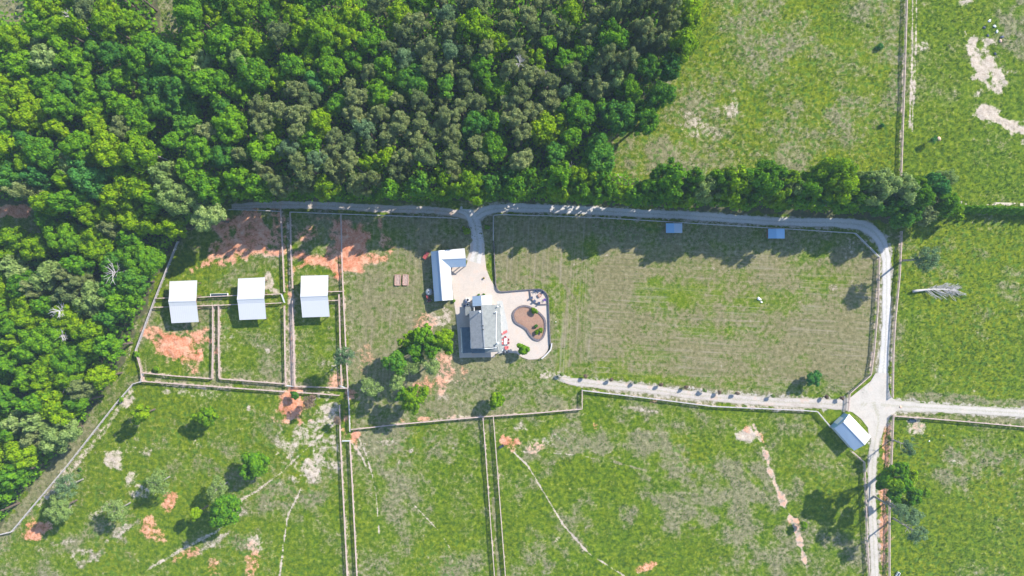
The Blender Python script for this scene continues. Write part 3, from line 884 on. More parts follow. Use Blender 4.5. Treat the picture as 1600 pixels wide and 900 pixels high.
road('gravel_road', 'main', M['gravel_shade'], 0.030, 'gravel road curving along the woods and down the right side')
road('dirt_lane', 'west', M['dirt_lane'], 0.018, 'shaded dirt lane under the edge of the woods')
road('driveway', 'drive', M['gravel_shade'], 0.042, 'gravel driveway forking down to the barn')
road('dirt_lane', 'lane', M['dirt_lane'], 0.022, 'pale dirt lane below the large mown paddock')
road('gravel_road', 'east', M['gravel'], 0.052, 'bright gravel road leaving to the right')
road('gravel_road', 'south', M['gravel'], 0.062, 'bright gravel road running down from the crossing')
b = MB()
cross = [(1321, 628), (1330, 620), (1345, 608), (1360, 596), (1368, 583), (1388, 583), (1388, 604), (1392, 620), (1402, 628), (1402, 641), (1390, 652), (1381, 668), (1377, 684), (1358, 684), (1356, 668), (1345, 654), (1332, 644), (1322, 641)]
b.slab([P(x, y) + Vector((0, 0, 0.078)) for x, y in cross], 0.06)
_x = b.build('road_crossing', M['gravel'])
_a = _x.data.attributes.new('across', 'FLOAT', 'POINT')
_a.data.foreach_set('value', [0.45] * len(_x.data.vertices))
tag(_x, 'wide bright gravel crossing beside the white pavilion', kind='structure')
b = MB()
b.slab([P(x, y) + Vector((0, 0, 0.06)) for x, y in PAD], 0.14)
tag(b.build('paved_yard', M['pad']), 'sandy paved yard around the house and barn', kind='structure')
b = MB()
b.slab([P(x, y) + Vector((0, 0, 0.085)) for x, y in [(776, 470), (785, 470), (794, 512), (795, 552), (778, 552)]], 0.02)
tag(b.build('patio', M['patio_slab']), 'grey paved strip with red furniture on the right of the house', kind='structure')
b = MB()
b.slab([P(x, y) + Vector((0, 0, 0.03)) for x, y in [(1478, 313.5), (1540, 315.5), (1600, 317.5), (1760, 324.5), (1760, 329), (1600, 322), (1540, 320), (1480, 318.5)]], 0.08)
tag(b.build('path', M['straw_path']), 'pale straw path above the row of cone shaped trees', kind='structure')


# ------------------------------------------------------------------ fences
def build_fence(kind, pts, label):
    m = M['fence'] if kind == 'wood' else M['fence_white']
    W = [P(x, y) for x, y in pts]
    root = thing('paddock_fence', label, 'fence', W[0])
    O = W[0]
    hh = 1.35
    pm = MB()
    for i in range(len(W) - 1):
        L = (W[i + 1] - W[i]).length
        n = max(1, round(L / 2.4))
        ang = math.atan2(W[i + 1].y - W[i].y, W[i + 1].x - W[i].x)
        for k in range(n + (i == len(W) - 2)):
            p = W[i].lerp(W[i + 1], k / n) - O
            pm.box(p.x + random.uniform(-.02, .02), p.y + random.uniform(-.02, .02), -0.3, .17, .17, hh + 0.33 + random.uniform(-.03, .03), ang)
    pm.build('post', m, root, stuff=True)
    for zi, zz in enumerate((0.40, 0.76, 1.12)):
        r = MB()
        for i in range(len(W) - 1):
            r.beam(W[i] - O + Vector((0, 0, zz)), W[i + 1] - O + Vector((0, 0, zz)), .05, .16)
        r.build('rail', m, root)
    r = MB()
    for i in range(len(W) - 1):
        r.beam(W[i] - O + Vector((0, 0, hh + .05)), W[i + 1] - O + Vector((0, 0, hh + .05)), .24, .05)
    r.build('cap_rail', m, root)


for kind, pts, lab in FENCES:
    build_fence(kind, pts, lab)


def gate(a, b_, label):
    A, B = P(*a), P(*b_)
    root = thing('paddock_gate', label, 'gate', A, math.atan2(B.y - A.y, B.x - A.x), 'metal gates across the fenced alleys')
    L = (B - A).length
    f = MB()
    for z in (.25, 1.3):
        f.beam((0, 0, z), (L, 0, z), .1, .07)
    for x in (0.04, L / 2, L - .04):
        f.beam((x, 0, .2), (x, 0, 1.35), .07, .07)
    f.build('gate_frame', M['galv'], root)
    for z in (.5, .75, 1.0):
        r = MB()
        r.beam((0.05, 0, z), (L - .05, 0, z), .05, .05)
        r.build('bar', M['galv'], root)


gate((535.5, 688), (548, 688), 'metal gate across the lower left double fenced alley')
gate((449, 602), (461, 603), 'metal gate at the lower end of the sheds alley')
gate((225, 583), (222, 597), 'pale metal gate at the lower left corner of the leftmost shed paddock')
gate((441, 459), (446, 473), 'metal gate at the crossing right of the middle white shed')
gate((532, 602), (545, 607), 'metal gate at the alley corner below the lone tall pine')


# ------------------------------------------------------------------ roofed buildings
def ribbed_slope(a, b_, c, d, n, t_=0.06, rib=0.035):
    """Roof slope a-b (high edge) to d-c (low edge) with n standing ribs."""
    m = MB()
    m.slab([a, b_, c, d], t_)
    for k in range(n + 1):
        u = k / n
        u = min(max(u, 0.004), 0.996)
        p, q_ = Vector(a).lerp(Vector(b_), u), Vector(d).lerp(Vector(c), u)
        m.beam(p + Vector((0, 0, rib * .4)), q_ + Vector((0, 0, rib * .4)), 0.06, rib)
    return m


def open_shed(corn, label):
    tl, tr, rl, rr, bl, br = corn
    e, br_h, rg = 3.3, 4.4, 5.0
    TL, TR, BL, BR = P(*tl, e), P(*tr, e), P(*bl, e), P(*br, e)
    RL, RR = P(*rl, rg), P(*rr, rg)
    fN, fS = 0.80, 0.78

    def brk(E, R, f):
        v = E.lerp(R, f)
        v.z = br_h
        return v
    NL, NR, SL, SR = brk(TL, RL, fN), brk(TR, RR, fN), brk(BL, RL, fS), brk(BR, RR, fS)
    c = (TL + TR + BL + BR) / 4
    O = Vector((c.x, c.y, 0))
    root = thing('livestock_shed', label, 'shed', O, 0, 'open white roofed sheds in the small paddocks')
    for a, b_, c_, d in ((NL, NR, TR, TL), (RL, RR, NR, NL), (RL, RR, SR, SL), (SL, SR, BR, BL)):
        ribbed_slope(a - O, b_ - O, c_ - O, d - O, 14).build('roof_panel', M['roof_white'], root)
    m = MB()
    m.beam(RL - O + Vector((0, 0, .04)), RR - O + Vector((0, 0, .04)), .36, .05)
    m.build('ridge_cap', M['roof_white'], root)
    # frame: posts and beams, board walls on west and along the middle
    lx, rx = min(TL.x, BL.x) - O.x + .8, max(TR.x, BR.x) - O.x - .8
    ty, by = TL.y - O.y - .5, BL.y - O.y + .5
    for k in range(4):
        yy = by + (ty - by) * k / 3
        for xx in (lx, (lx + rx) / 2, rx):
            p = MB()
            hgt = 3.05 if k in (0, 3) else 3.75
            p.box(xx, yy, -0.1, .18, .18, hgt)
            p.build('post', M['wood'], root)
    for xx in (lx, rx):
        p = MB()
        p.beam((xx, by, 3.1), (xx, ty, 3.1), .1, .2)
        p.build('beam', M['wood'], root)
    w = MB()
    w.box(lx - .12, (ty + by) / 2, 0, .06, ty - by, 2.9)
    w.build('wall', M['grey_wall'], root)


open_shed([(265, 439.5), (308, 438), (263, 471), (306, 470), (268, 505), (310.5, 503)], 'leftmost of the three white roofed sheds beside the red clay paddock')
open_shed([(372, 435.3), (414, 433.3), (370.3, 467.6), (412.7, 466), (374.3, 500), (416, 498.3)], 'middle of the three white roofed sheds right of the long trough')
open_shed([(470.3, 431), (513, 430), (469, 463.3), (512, 461.7), (472.4, 496), (515, 494.7)], 'rightmost of the three white roofed sheds beside the fenced alley')


def wall_box(m, p0, p1, z0, z1, th=.15):
    d = Vector(p1) - Vector(p0)
    c = (Vector(p0) + Vector(p1)) / 2
    m.box(c.x, c.y, z0, d.length, th, z1 - z0, math.atan2(d.y, d.x))


def add_window(root, p0, p1, f, w, z, h, off, name='window', mat=None):
    """Framed window (or door) proud of the wall p0-p1 at fraction f."""
    d = (Vector(p1) - Vector(p0))
    u = d.normalized()
    nrm = Vector((u.y, -u.x, 0)) * off
    c = Vector(p0) + d * f + nrm
    ang = math.atan2(d.y, d.x)
    fr = MB()
    fr.box(c.x, c.y, z - .08, w + .16, .09, .08, ang)
    fr.box(c.x, c.y, z + h, w + .16, .09, .08, ang)
    for s in (-1, 1):
        q_ = c + u * s * (w / 2 + .04)
        fr.box(q_.x, q_.y, z, .08, .09, h, ang)
    o = fr.build(name, M['frame'], root)
    g = MB()
    g.box(c.x, c.y, z, w, .05, h, ang)
    g.build('pane' if name == 'window' else 'door_leaf', mat or M['glass'], o)


# --- pavilion at the crossing
def pavilion():
    e, rg = 3.4, 4.9
    A, B_, C_, D = P(1326.7, 646.7, e), P(1303.3, 669.2, e), P(1334.4, 704.2, e), P(1360.9, 682.4, e)
    R0, R1 = P(1318, 659.5, rg), P(1351.5, 695, rg)
    O = (A + B_ + C_ + D) / 4
    O.z = 0
    root = thing('storage_building', 'white gabled building set at an angle beside the gravel crossing', 'building', O)
    ribbed_slope(R0 - O, R1 - O, D - O, A - O, 22).build('roof_panel', M['roof_white'], root)
    ribbed_slope(R0 - O, R1 - O, C_ - O, B_ - O, 22).build('roof_panel', M['roof_shade_tint'], root)  # slope away from the sun, its shade in the colour
    m = MB()
    m.beam(R0 - O + Vector((0, 0, .04)), R1 - O + Vector((0, 0, .04)), .3, .05)
    m.build('ridge_cap', M['roof_white'], root)
    ctr = Vector((0, 0, 0))
    k = 0.93
    a, b_, c, d = [Vector(((v - O).x * k, (v - O).y * k, 0)) for v in (A, B_, C_, D)]
    for p, q_ in ((a, b_), (b_, c), (c, d), (d, a)):
        w = MB()
        wall_box(w, p, q_, 0, 3.3)
        w.build('wall', M['roof_blue_wall_shade'] if (p, q_) == (a, b_) else M['grey_wall'], root)  # north-west wall is blue because its shade is put into the colour
    for p, q_, r in ((a, b_, R0 - O), (c, d, R1 - O)):
        g = MB()
        rr = Vector((r.x * k, r.y * k, rg - .18))
        i = (rr - Vector((0, 0, rg))) * 0
        n = Vector((-(p - q_).y, (p - q_).x, 0)).normalized() * .07
        g.add([p + Vector((0, 0, 3.3)) + n, q_ + Vector((0, 0, 3.3)) + n, rr + n, p + Vector((0, 0, 3.3)) - n, q_ + Vector((0, 0, 3.3)) - n, rr - n],
              [(0, 1, 2), (5, 4, 3), (0, 3, 4, 1), (1, 4, 5, 2), (2, 5, 3, 0)])
        g.build('gable', M['grey_wall'], root)
    add_window(root, b_, a, .5, 2.6, .05, 2.4, -.12, 'door', M['white_plastic'])
    add_window(root, a, d, .3, 1.2, 1.0, 1.0, -.12)
    add_window(root, a, d, .7, 1.2, 1.0, 1.0, -.12)


pavilion()


# --- two little blue shelters
def shelter(x0, x1, y0, y1, label, mat2):
    c = P((x0 + x1) / 2, (y0 + y1) / 2, 2.2)
    O = Vector((c.x, c.y, 0))
    root = thing('run_in_shelter', label, 'shelter', O, 0, 'small blue roofed shelters along the shaded fence')
    xm = (x0 + x1) / 2
    e, rg = 2.1, 2.75
    R0, R1 = P(xm, y0, rg), P(xm + .3, y1, rg)
    ribbed_slope(R0 - O, R1 - O, P(x0, y1, e) - O, P(x0, y0, e) - O, 6).build('roof_panel', M['roof_blue_wall_shade'], root)
    ribbed_slope(R0 - O, R1 - O, P(x1, y1, e) - O, P(x1, y0, e) - O, 6).build('roof_panel', mat2, root)
    sx, sy = (x1 - x0) * .2 * .5 - .35, (y1 - y0) * .2 * .5 - .25
    for p, q_ in (((-sx, -sy), (-sx, sy)), ((-sx, sy), (sx, sy)), ((sx, sy), (sx, -sy))):
        w = MB()
        wall_box(w, (*p, 0), (*q_, 0), 0, 2.0, .08)
        w.build('wall', M['wood'], root)


shelter(1040.6, 1066, 349, 363.8, 'left blue shelter under the road fence with a dappled right roof half', M['roof_shade_tint'])
shelter(1200.3, 1226, 357.5, 372.5, 'right blue shelter under the road fence nearer the road bend', M['roof_blue_wall_shade'])


# --- barn
def barn():
    e, rg = 3.1, 5.0
    O = P(690, 435)
    root = thing('barn', 'long white metal roofed barn, shaded slopes coloured blue, with a side wing beside the driveway', 'barn', O)

    def q_(x, y, h):
        return P(x, y, h) - O
    NW, SW, RN, RS, SE, NE = q_(673.3, 393, e), q_(678.8, 471, e), q_(685.6, 391.5, rg), q_(691.7, 469.7, rg), q_(708, 468.5, e), q_(702, 390.3, e)
    ribbed_slope(RN, RS, SW, NW, 34).build('roof_panel', M['roof_shade_tint'], root)  # west slope: shade and sky reflection in the blue-grey colour
    WV0 = q_(688.6, 405, rg - .25)
    ribbed_slope(RN, RS, SE, NE, 34).build('roof_panel', M['roof_white'], root)
    # cross wing: ridge runs east from the main ridge
    W1 = q_(727.7, 403, rg - .3)
    WN0, WN1 = q_(699, 390.2, e + .02), q_(726, 388, e + .02)
    WS0, WS1 = q_(704.3, 418, e + .02), q_(728.2, 416.6, e + .02)
    W0 = Vector((RN.x + .1, WV0.y, rg - .28))
    ribbed_slope(W0, W1, WN1, WN0, 14).build('roof_panel', M['roof_white'], root)
    ribbed_slope(W0, W1, WS1, WS0, 14).build('roof_panel', M['roof_shade_tint'], root)  # wing's south slope, tinted for shade like the west slope
    for a, b_ in ((RN, RS), (W0, W1)):
        m = MB()
        m.beam(a + Vector((0, 0, .05)), b_ + Vector((0, 0, .05)), .3, .05)
        m.build('ridge_cap', M['roof_white'], root)
    g = [Vector((v.x * 1, v.y * 1, 0)) for v in (NW, SW, SE, NE)]
    g[0] += Vector((.5, -.4, 0)); g[1] += Vector((.5, .4, 0)); g[2] += Vector((-.5, .4, 0)); g[3] += Vector((-.5, -.4, 0))
    for p, r in ((g[0], g[1]), (g[1], g[2]), (g[2], g[3]), (g[3], g[0])):
        w = MB()
        wall_box(w, p, r, 0, e - .08)
        w.build('wall', M['grey_wall'], root)
    for p, r, R in ((g[1], g[2], RS), (g[3], g[0], RN)):
        m = MB()
        top = Vector((R.x, (p.y + r.y) / 2, rg - .15))
        n = Vector((0, .06, 0))
        z = Vector((0, 0, e - .08))
        m.add([p + z + n, r + z + n, top + n, p + z - n, r + z - n, top - n], [(0, 1, 2), (5, 4, 3), (0, 3, 4, 1), (1, 4, 5, 2), (2, 5, 3, 0)])
        m.build('gable', M['grey_wall'], root)
    # wing is an open porch: back wall and posts
    w = MB()
    wall_box(w, (g[3].x, g[3].y, 0), (WN1.x - .5, WN1.y - .4, 0), 0, e - .08)
    w.build('wall', M['grey_wall'], root)
    for v in (WS1 + Vector((-.4, .3, 0)), WN1 + Vector((-.4, -.5, 0)), WS0 + Vector((2.6, .3, 0))):
        m = MB()
        m.box(v.x, v.y, 0, .22, .22, e - .1)
        m.build('post', M['wood'], root)
    for f in (.25, .55, .85):
        add_window(root, g[2], g[3], f, 2.4, .05, 2.5, .13, 'door', M['door'])
    for f in (.2, .5, .8):
        add_window(root, g[0], g[1], f, 1.1, 1.2, .9, .13)


barn()


# --- house
def house():
    O = P(752, 512)
    root = thing('farmhouse', 'grey shingled farmhouse with white front roof in the middle of the paved yard', 'house', O)

    def q_(x, y, h):
        return P(x, y, h) - O
    # main ridge north-south
    RN, RS = q_(752.7, 476.5, 7.4), q_(757.2, 543.5, 7.4)
    WN, WS = q_(733, 486, 5.6), q_(736.2, 544.8, 5.6)
    RN2 = RN.lerp(RS, .12)
    m = MB()
    m.slab([RN2, RS, WS, WN], .16)
    m.build('roof', M['shingle_dark'], root)
    EN, ES = q_(775.3, 476.2, 4.9), q_(779.5, 541.5, 4.9)
    m = MB()
    m.slab([RN, RS, ES, EN], .16)
    roofE = m.build('roof', M['shingle'], root)
    PN, PS = q_(781, 474.5, 3.7), q_(784.6, 550.5, 3.5)
    m = MB()
    m.slab([EN + Vector((-.1, 0, -.14)), q_(779.6, 550, 4.55), PS, PN], .12)
    m.build('porch_roof', M['shingle'], root)
    m = MB()
    m.slab([q_(757.5, 543.8, 5.3), q_(778, 542, 4.7), q_(779, 549.5, 4.2), q_(758, 551, 4.2)], .12)
    m.build('pent_roof', M['shingle'], root)
    m = MB()
    m.beam(RN + Vector((0, 0, .03)), RS + Vector((0, 0, .03)), .35, .08)
    m.build('ridge_cap', M['shingle_dark'], root)
    # low west wing roof, the main block's shade also put into its dark blue
    m = MB()
    m.slab([q_(736, 511, 3.6), q_(737.5, 551, 3.6), q_(721, 552, 2.9), q_(719.2, 511.5, 2.9)], .14)
    m.build('wing_roof', M['wing_shingle_shade'], root)
    m = MB()
    m.slab([q_(737.5, 544.5, 3.55), q_(757.5, 544, 3.55), q_(758, 551.5, 2.95), q_(737.5, 552, 2.95)], .14)
    m.build('wing_roof', M['wing_shingle_shade'], root)
    # north gabled entry wing in pale metal
    a, b_ = q_(751.8, 461.8, 5.0), q_(753, 484, 5.0)
    ribbed_slope(a, b_, q_(768.2, 483, 4.1), q_(767.8, 461, 4.1), 9).build('entry_roof', M['roof_white'], root)
    ribbed_slope(a, q_(752.3, 477.7, 5.0), q_(738.4, 478.4, 4.1), q_(738, 463.2, 4.1), 7).build('entry_roof', M['roof_shade_tint'], root)  # west half carries its shade as a blue-grey tint
    m = MB()
    m.slab([q_(726.8, 479, 3.2), q_(735.6, 479, 3.4), q_(736, 486, 3.4), q_(735, 492.5, 3.3), q_(727.2, 493, 3.1)], .14)
    m.build('lean_to_roof', M['shingle'], root)
    # walls: (ground plan boxes)

    def block(x0, y0, x1, y1, h, mat='white_wall', wins=True):
        A, B_, C_, D = [P(x, y) - O for x, y in ((x0, y0), (x1, y0), (x1, y1), (x0, y1))]
        for i, (p, r) in enumerate(((A, B_), (B_, C_), (C_, D), (D, A))):
            w = MB()
            wall_box(w, p, r, 0, h, .18)
            w.build('wall', M[mat], root)
            L = (p - r).length
            if wins:
                n = int(L // 3.5)
                for k in range(n):
                    add_window(root, r, p, (k + .5) / n, 1.0, 1.0, 1.3, .14)
                    if h > 5:
                        add_window(root, r, p, (k + .5) / n, 1.0, 3.6, 1.2, .14)
    block(737, 487, 776, 541, 5.3)
    block(722, 513, 736.5, 549, 2.75)
    block(742, 465, 765, 486.5, 3.95)
    block(729, 481, 736.5, 491, 3.0, wins=False)
    # gable infill, south and north of the main block
    for y, R, Wc, Ec in ((541.5, RS, WS, ES), (486.6, RN2, WN, EN)):
        yy = (P(750, y) - O).y
        m = MB()
        n = Vector((0, .07, 0))
        A = Vector(((P(737, 0) - O).x, yy, 5.25))
        B_ = Vector(((P(776, 0) - O).x, yy, 4.75))
        T = Vector((R.x, yy, 7.15))
        m.add([A + n, B_ + n, T + n, A - n, B_ - n, T - n], [(0, 1, 2), (5, 4, 3), (0, 3, 4, 1), (1, 4, 5, 2), (2, 5, 3, 0)])
        m.build('gable', M['white_wall'], root)
    for k in range(6):
        p = P(783.5 + k * .35, 478 + k * 13.6) - O
        m = MB()
        m.box(p.x, p.y, 0, .2, .2, 3.45 - .02 * k)
        m.build('porch_post', M['frame'], root)
    # vents, flue pipes and a dish on the roof
    for (x, y, z, h, r) in ((749.8, 487, 7.0, 1.9, .16), (775.2, 487.5, 4.8, 1.2, .13), (777.5, 479, 4.6, 1.0, .12), (778, 536, 4.7, 2.1, .17)):
        p = q_(x, y, z + h)
        m = MB()
        m.tube([(p.x, p.y, z - .35), (p.x, p.y, z + h)], [r, r], 10)
        m.tube([(p.x, p.y, z + h), (p.x, p.y, z + h + .12), (p.x, p.y, z + h + .3)], [r * 2.1, r * 2.1, r * .5], 10)
        m.build('flue', M['white_plastic'], root)
    for (x, y, z) in ((754.5, 509, 7.25), (754.8, 515, 7.25)):
        p = q_(x, y, z)
        m = MB()
        m.box(p.x, p.y, z - .2, .35, .35, .45)
        m.build('roof_vent', M['black'], root)


house()

# ------------------------------------------------------------------ yard walls and planting bed


def low_wall(name, pts, w, h, mats, label, z0=0.0, closed=False, cap=0.06):
    W = [P(x, y) for x, y in pts]
    O = W[0].copy()
    root = thing(name, label, 'wall', O)
    for (nm, ww, za, zb, mt) in (('wall_body', w, z0, z0 + h, mats[0]), ('coping', w + .08, z0 + h, z0 + h + cap, mats[1])):
        m = MB()
        n = len(W)
        L_, R_ = [], []
        for i in range(n):
            a = W[(i - 1) % n] if closed else W[max(i - 1, 0)]
            c = W[(i + 1) % n] if closed else W[min(i + 1, n - 1)]
            d = (c - a).normalized()
            nn = Vector((-d.y, d.x, 0)) * ww / 2
            L_.append(W[i] - O + nn)
            R_.append(W[i] - O - nn)
        for i in range(n if closed else n - 1):
            j = (i + 1) % n
            m.add([Vector((v.x, v.y, z)) for z in (za, zb) for v in (L_[i], R_[i], R_[j], L_[j])],
                  [(3, 2, 1, 0), (4, 5, 6, 7), (1, 2, 6, 5), (3, 0, 4, 7)] + ([(0, 1, 5, 4)] if i == 0 and not closed else []) + ([(2, 3, 7, 6)] if i == n - 2 and not closed else []))
        m.build(nm, mt, root)
    return root


def smooth(pts, n=4, closed=False):
    out = []
    N = len(pts)
    rng_ = range(N if closed else N - 1)
    for i in rng_:
        g = lambda k: pts[k % N] if closed else pts[min(max(k, 0), N - 1)]
        p0, p1, p2, p3 = g(i - 1), g(i), g(i + 1), g(i + 2)
        for k in range(n):
            u = k / n
            out.append(tuple(0.5 * (2 * p1[a] + (p2[a] - p0[a]) * u + (2 * p0[a] - 5 * p1[a] + 4 * p2[a] - p3[a]) * u * u + (3 * p1[a] - p0[a] - 3 * p2[a] + p3[a]) * u ** 3) for a in (0, 1)))
    if not closed:
        out.append(pts[-1])
    return out


low_wall('retaining_wall', smooth([(771.5, 377), (772.5, 400), (774, 430), (775, 445), (777, 452), (783, 455.6), (800, 454.5), (820, 452.8), (838, 451.5), (846, 452.3), (853, 458), (856.5, 466), (857.6, 485), (858.6, 510), (859.8, 535), (860.5, 540)]), .16, .62,
         (M['dark_stone'], M['dark_stone']), 'dark wall wrapping the upper and right sides of the paved yard')
low_wall('retaining_wall', smooth([(862, 536), (860.5, 545), (856, 551), (850, 557), (846, 560)]), .3, .8, (M['stone_wall'], M['stone_wall']), 'pale curved end of the wall at the lower right of the paved yard')
low_wall('patio_edging', smooth([(828, 452.9), (828.8, 460), (830, 466), (834.5, 471.5), (841, 475), (848, 475.4), (856, 475)]), .18, .35, (M['dark_stone'], M['dark_stone']), 'thin dark curved edging around the fire pit corner', 0.06)
KID = smooth([(802, 492), (805, 484.5), (812, 479.5), (820.5, 478), (829, 480.3), (841, 487.5), (849.5, 496.5), (852, 505), (851.6, 517), (848, 527), (842.5, 531), (835, 529.5), (829, 524), (822.3, 514), (815, 509), (805, 502.5)], 3, True)
low_wall('bed_edging', KID, .5, .34, (M['dark_stone'], M['dark_stone']), 'dark stone edging of the kidney shaped planting bed', 0.06, True)
b = MB()
b.slab([P(x, y) + Vector((0, 0, .22)) for x, y in KID], .16)
tag(b.build('planting_bed', M['mulch']), 'kidney shaped brown mulch bed in the paved yard', 'planting bed')


def raised_bed(x, y, label):
    c = P(x, y)
    root = thing('raised_bed', label, 'planter', c, math.radians(-2), 'timber raised beds on the yard lawn')
    hx, hy = .85, 1.65
    for (a, b_) in (((-hx, -hy), (hx, -hy)), ((hx, -hy), (hx, hy)), ((hx, hy), (-hx, hy)), ((-hx, hy), (-hx, -hy))):
        m = MB()
        a2 = Vector((*a, 0)); b2 = Vector((*b_, 0))
        d = (b2 - a2).normalized() * .06
        m.beam(a2 + d + Vector((0, 0, .2)), b2 - d + Vector((0, 0, .2)), .12, .5)
        m.build('board', M['cedar'], root)
    m = MB()
    r = random.Random(x)
    n = 6
    vs = [((-hx + .07) + (2 * hx - .14) * i / n, (-hy + .07) + (2 * hy - .14) * j / n, .3 + r.uniform(-.05, .05)) for j in range(n + 1) for i in range(n + 1)]
    m.add(vs, [(j * (n + 1) + i, j * (n + 1) + i + 1, (j + 1) * (n + 1) + i + 1, (j + 1) * (n + 1) + i) for j in range(n) for i in range(n)])
    m.build('soil', M['soil'], root)


raised_bed(621.5, 437.5, 'left reddish timber raised bed on the yard lawn')
raised_bed(634, 437.3, 'right reddish timber raised bed on the yard lawn')

# ------------------------------------------------------------------ small things


def chair(name, label, cat, pos, rz, mat, group, arms=True, recline=0.2):
    root = thing(name, label, cat, pos, rz, group)
    m = MB(); m.box(0, 0, .38, .56, .56, .07); m.build('seat', mat, root)
    m = MB(); m.add([(-.28, .22, .42), (.28, .22, .42), (.28, .24 + recline, 1.0), (-.28, .24 + recline, 1.0), (-.28, .29, .42), (.28, .29, .42), (.28, .31 + recline, 1.0), (-.28, .31 + recline, 1.0)],
                    [(0, 1, 2, 3), (7, 6, 5, 4), (0, 4, 5, 1), (1, 5, 6, 2), (2, 6, 7, 3), (3, 7, 4, 0)])
    m.build('backrest', mat, root)
    for sx in (-1, 1):
        for sy in (-1, 1):
            m = MB(); m.box(sx * .25, sy * .24, 0, .06, .06, .38); m.build('leg', M['black'], root)
        if arms:
            m = MB(); m.box(sx * .33, 0, .6, .12, .6, .05); m.build('armrest', mat, root)
    return root


fp = P(843, 461.7)
fr = thing('fire_pit', 'round rusty fire pit in the corner circle of chairs', 'fire pit', fp + Vector((0, 0, .06)))
m = MB()
m.tube([(0, 0, 0), (0, 0, .3), (0, 0, .5)], [.35, .5, .62], 14)
m.build('bowl', M['rust'], fr)
m = MB()
m.tube([(0, 0, .505), (0, 0, .53)], [.45, .4], 14)
m.build('ash', M['soil'], fr)
first = None
spots = [(836.6, 454.9, 'blue chair at the upper left of the fire pit by the edging'), (841.6, 455, 'dark blue chair directly above the fire pit'), (847.6, 457, 'dark blue chair at the upper right of the fire pit'),
         (831, 465, 'dark blue chair left of the fire pit'), (835.5, 470, 'dark blue chair at the lower left of the fire pit'), (842.2, 473, 'dark blue chair directly below the fire pit')]
for x, y, lab in spots:
    p = P(x, y) + Vector((0, 0, .06))
    d = p - fp
    rz = math.atan2(d.y, d.x) - math.pi / 2
    if first is None:
        first = chair('garden_chair', lab, 'chair', p, rz, M['navy'], 'chairs around the fire pit')
    else:
        copy_tree(first, p, rz, lab, 'chairs around the fire pit')
p = P(850.6, 468.2) + Vector((0, 0, .06))
chair('garden_chair', 'purple chair right of the fire pit', 'chair', p, math.radians(-130), M['purple'], 'chairs around the fire pit')

# red dining set on the side patio
tb = thing('patio_table', 'white topped patio table between the red chairs', 'table', P(790, 533) + Vector((0, 0, .085)), math.radians(-4))
m = MB(); m.box(0, 0, .7, .95, 1.7, .05); m.build('table_top', M['white_plastic'], tb)
for sx in (-1, 1):
    for sy in (-1, 1):
        m = MB(); m.box(sx * .4, sy * .75, 0, .07, .07, .7); m.build('leg', M['black'], tb)
rc = [(786.6, 531, 90, 'red chair at the upper left side of the white patio table'), (786.8, 536, 90, 'red chair at the lower left side of the white patio table'), (793.4, 530.5, -90, 'red chair at the upper right side of the white patio table'), (793.6, 535.5, -90, 'red chair at the lower right side of the white patio table'),
      (789.5, 527, 0, 'red chair at the top end of the white patio table'), (791.6, 542.4, 180, 'red cushioned chair below the white patio table')]
first = None
for x, y, a, lab in rc:
    p = P(x, y) + Vector((0, 0, .085))
    if first is None:
        first = chair('patio_chair', lab, 'chair', p, math.radians(a), M['red_cloth'], 'red chairs around the patio table')
    else:
        c_ = copy_tree(first, p, math.radians(a), lab, 'red chairs around the patio table')
        if y > 540:
            c_.scale = (1.6, 1.3, 1)
lg = thing('sun_lounger', 'red cushioned lounger on the patio above the table', 'sun lounger', P(788.7, 519) + Vector((0, 0, .085)), math.radians(115))
m = MB(); m.box(0, -.25, .3, .75, 1.2, .12); m.build('seat_cushion', M['red_cloth'], lg)
m = MB(); m.add([(-.37, .35, .36), (.37, .35, .36), (.37, .95, .75), (-.37, .95, .75), (-.37, .35, .26), (.37, .35, .26), (.37, 1.0, .66), (-.37, 1.0, .66)], [(0, 1, 2, 3), (7, 6, 5, 4), (0, 4, 5, 1), (1, 5, 6, 2), (2, 6, 7, 3), (3, 7, 4, 0)]); m.build('back_cushion', M['red_cloth'], lg)
for sx in (-1, 1):
    for y in (-.8, .3):
        m = MB(); m.box(sx * .33, y, 0, .07, .07, .3); m.build('leg', M['black'], lg)
# two dark round firewood rings / wheels standing by the corner


def barbecue(x, y, label):
    r = thing('barbecue', label, 'barbecue', P(x, y) + Vector((0, 0, .07)), .3, 'barbecues at the lower corner of the patio')
    m = MB(); m.tube([(0, 0, .55), (0, 0, .75), (0, 0, .95), (0, 0, 1.05)], [.25, .42, .38, .1], 12); m.build('kettle', M['black'], r)
    for k in range(3):
        a = k * 2.094
        m = MB(); m.beam((.15 * math.cos(a), .15 * math.sin(a), .6), (.4 * math.cos(a), .4 * math.sin(a), 0), .05, .05); m.build('leg', M['black'], r)
    m = MB(); m.box(.62, 0, .7, .45, .5, .04); m.build('side_shelf', M['steel'], r)


barbecue(787, 550.3, 'left black barbecue on the patio corner below the red chairs')
barbecue(792.6, 549.3, 'right black barbecue on the patio corner below the red chairs')

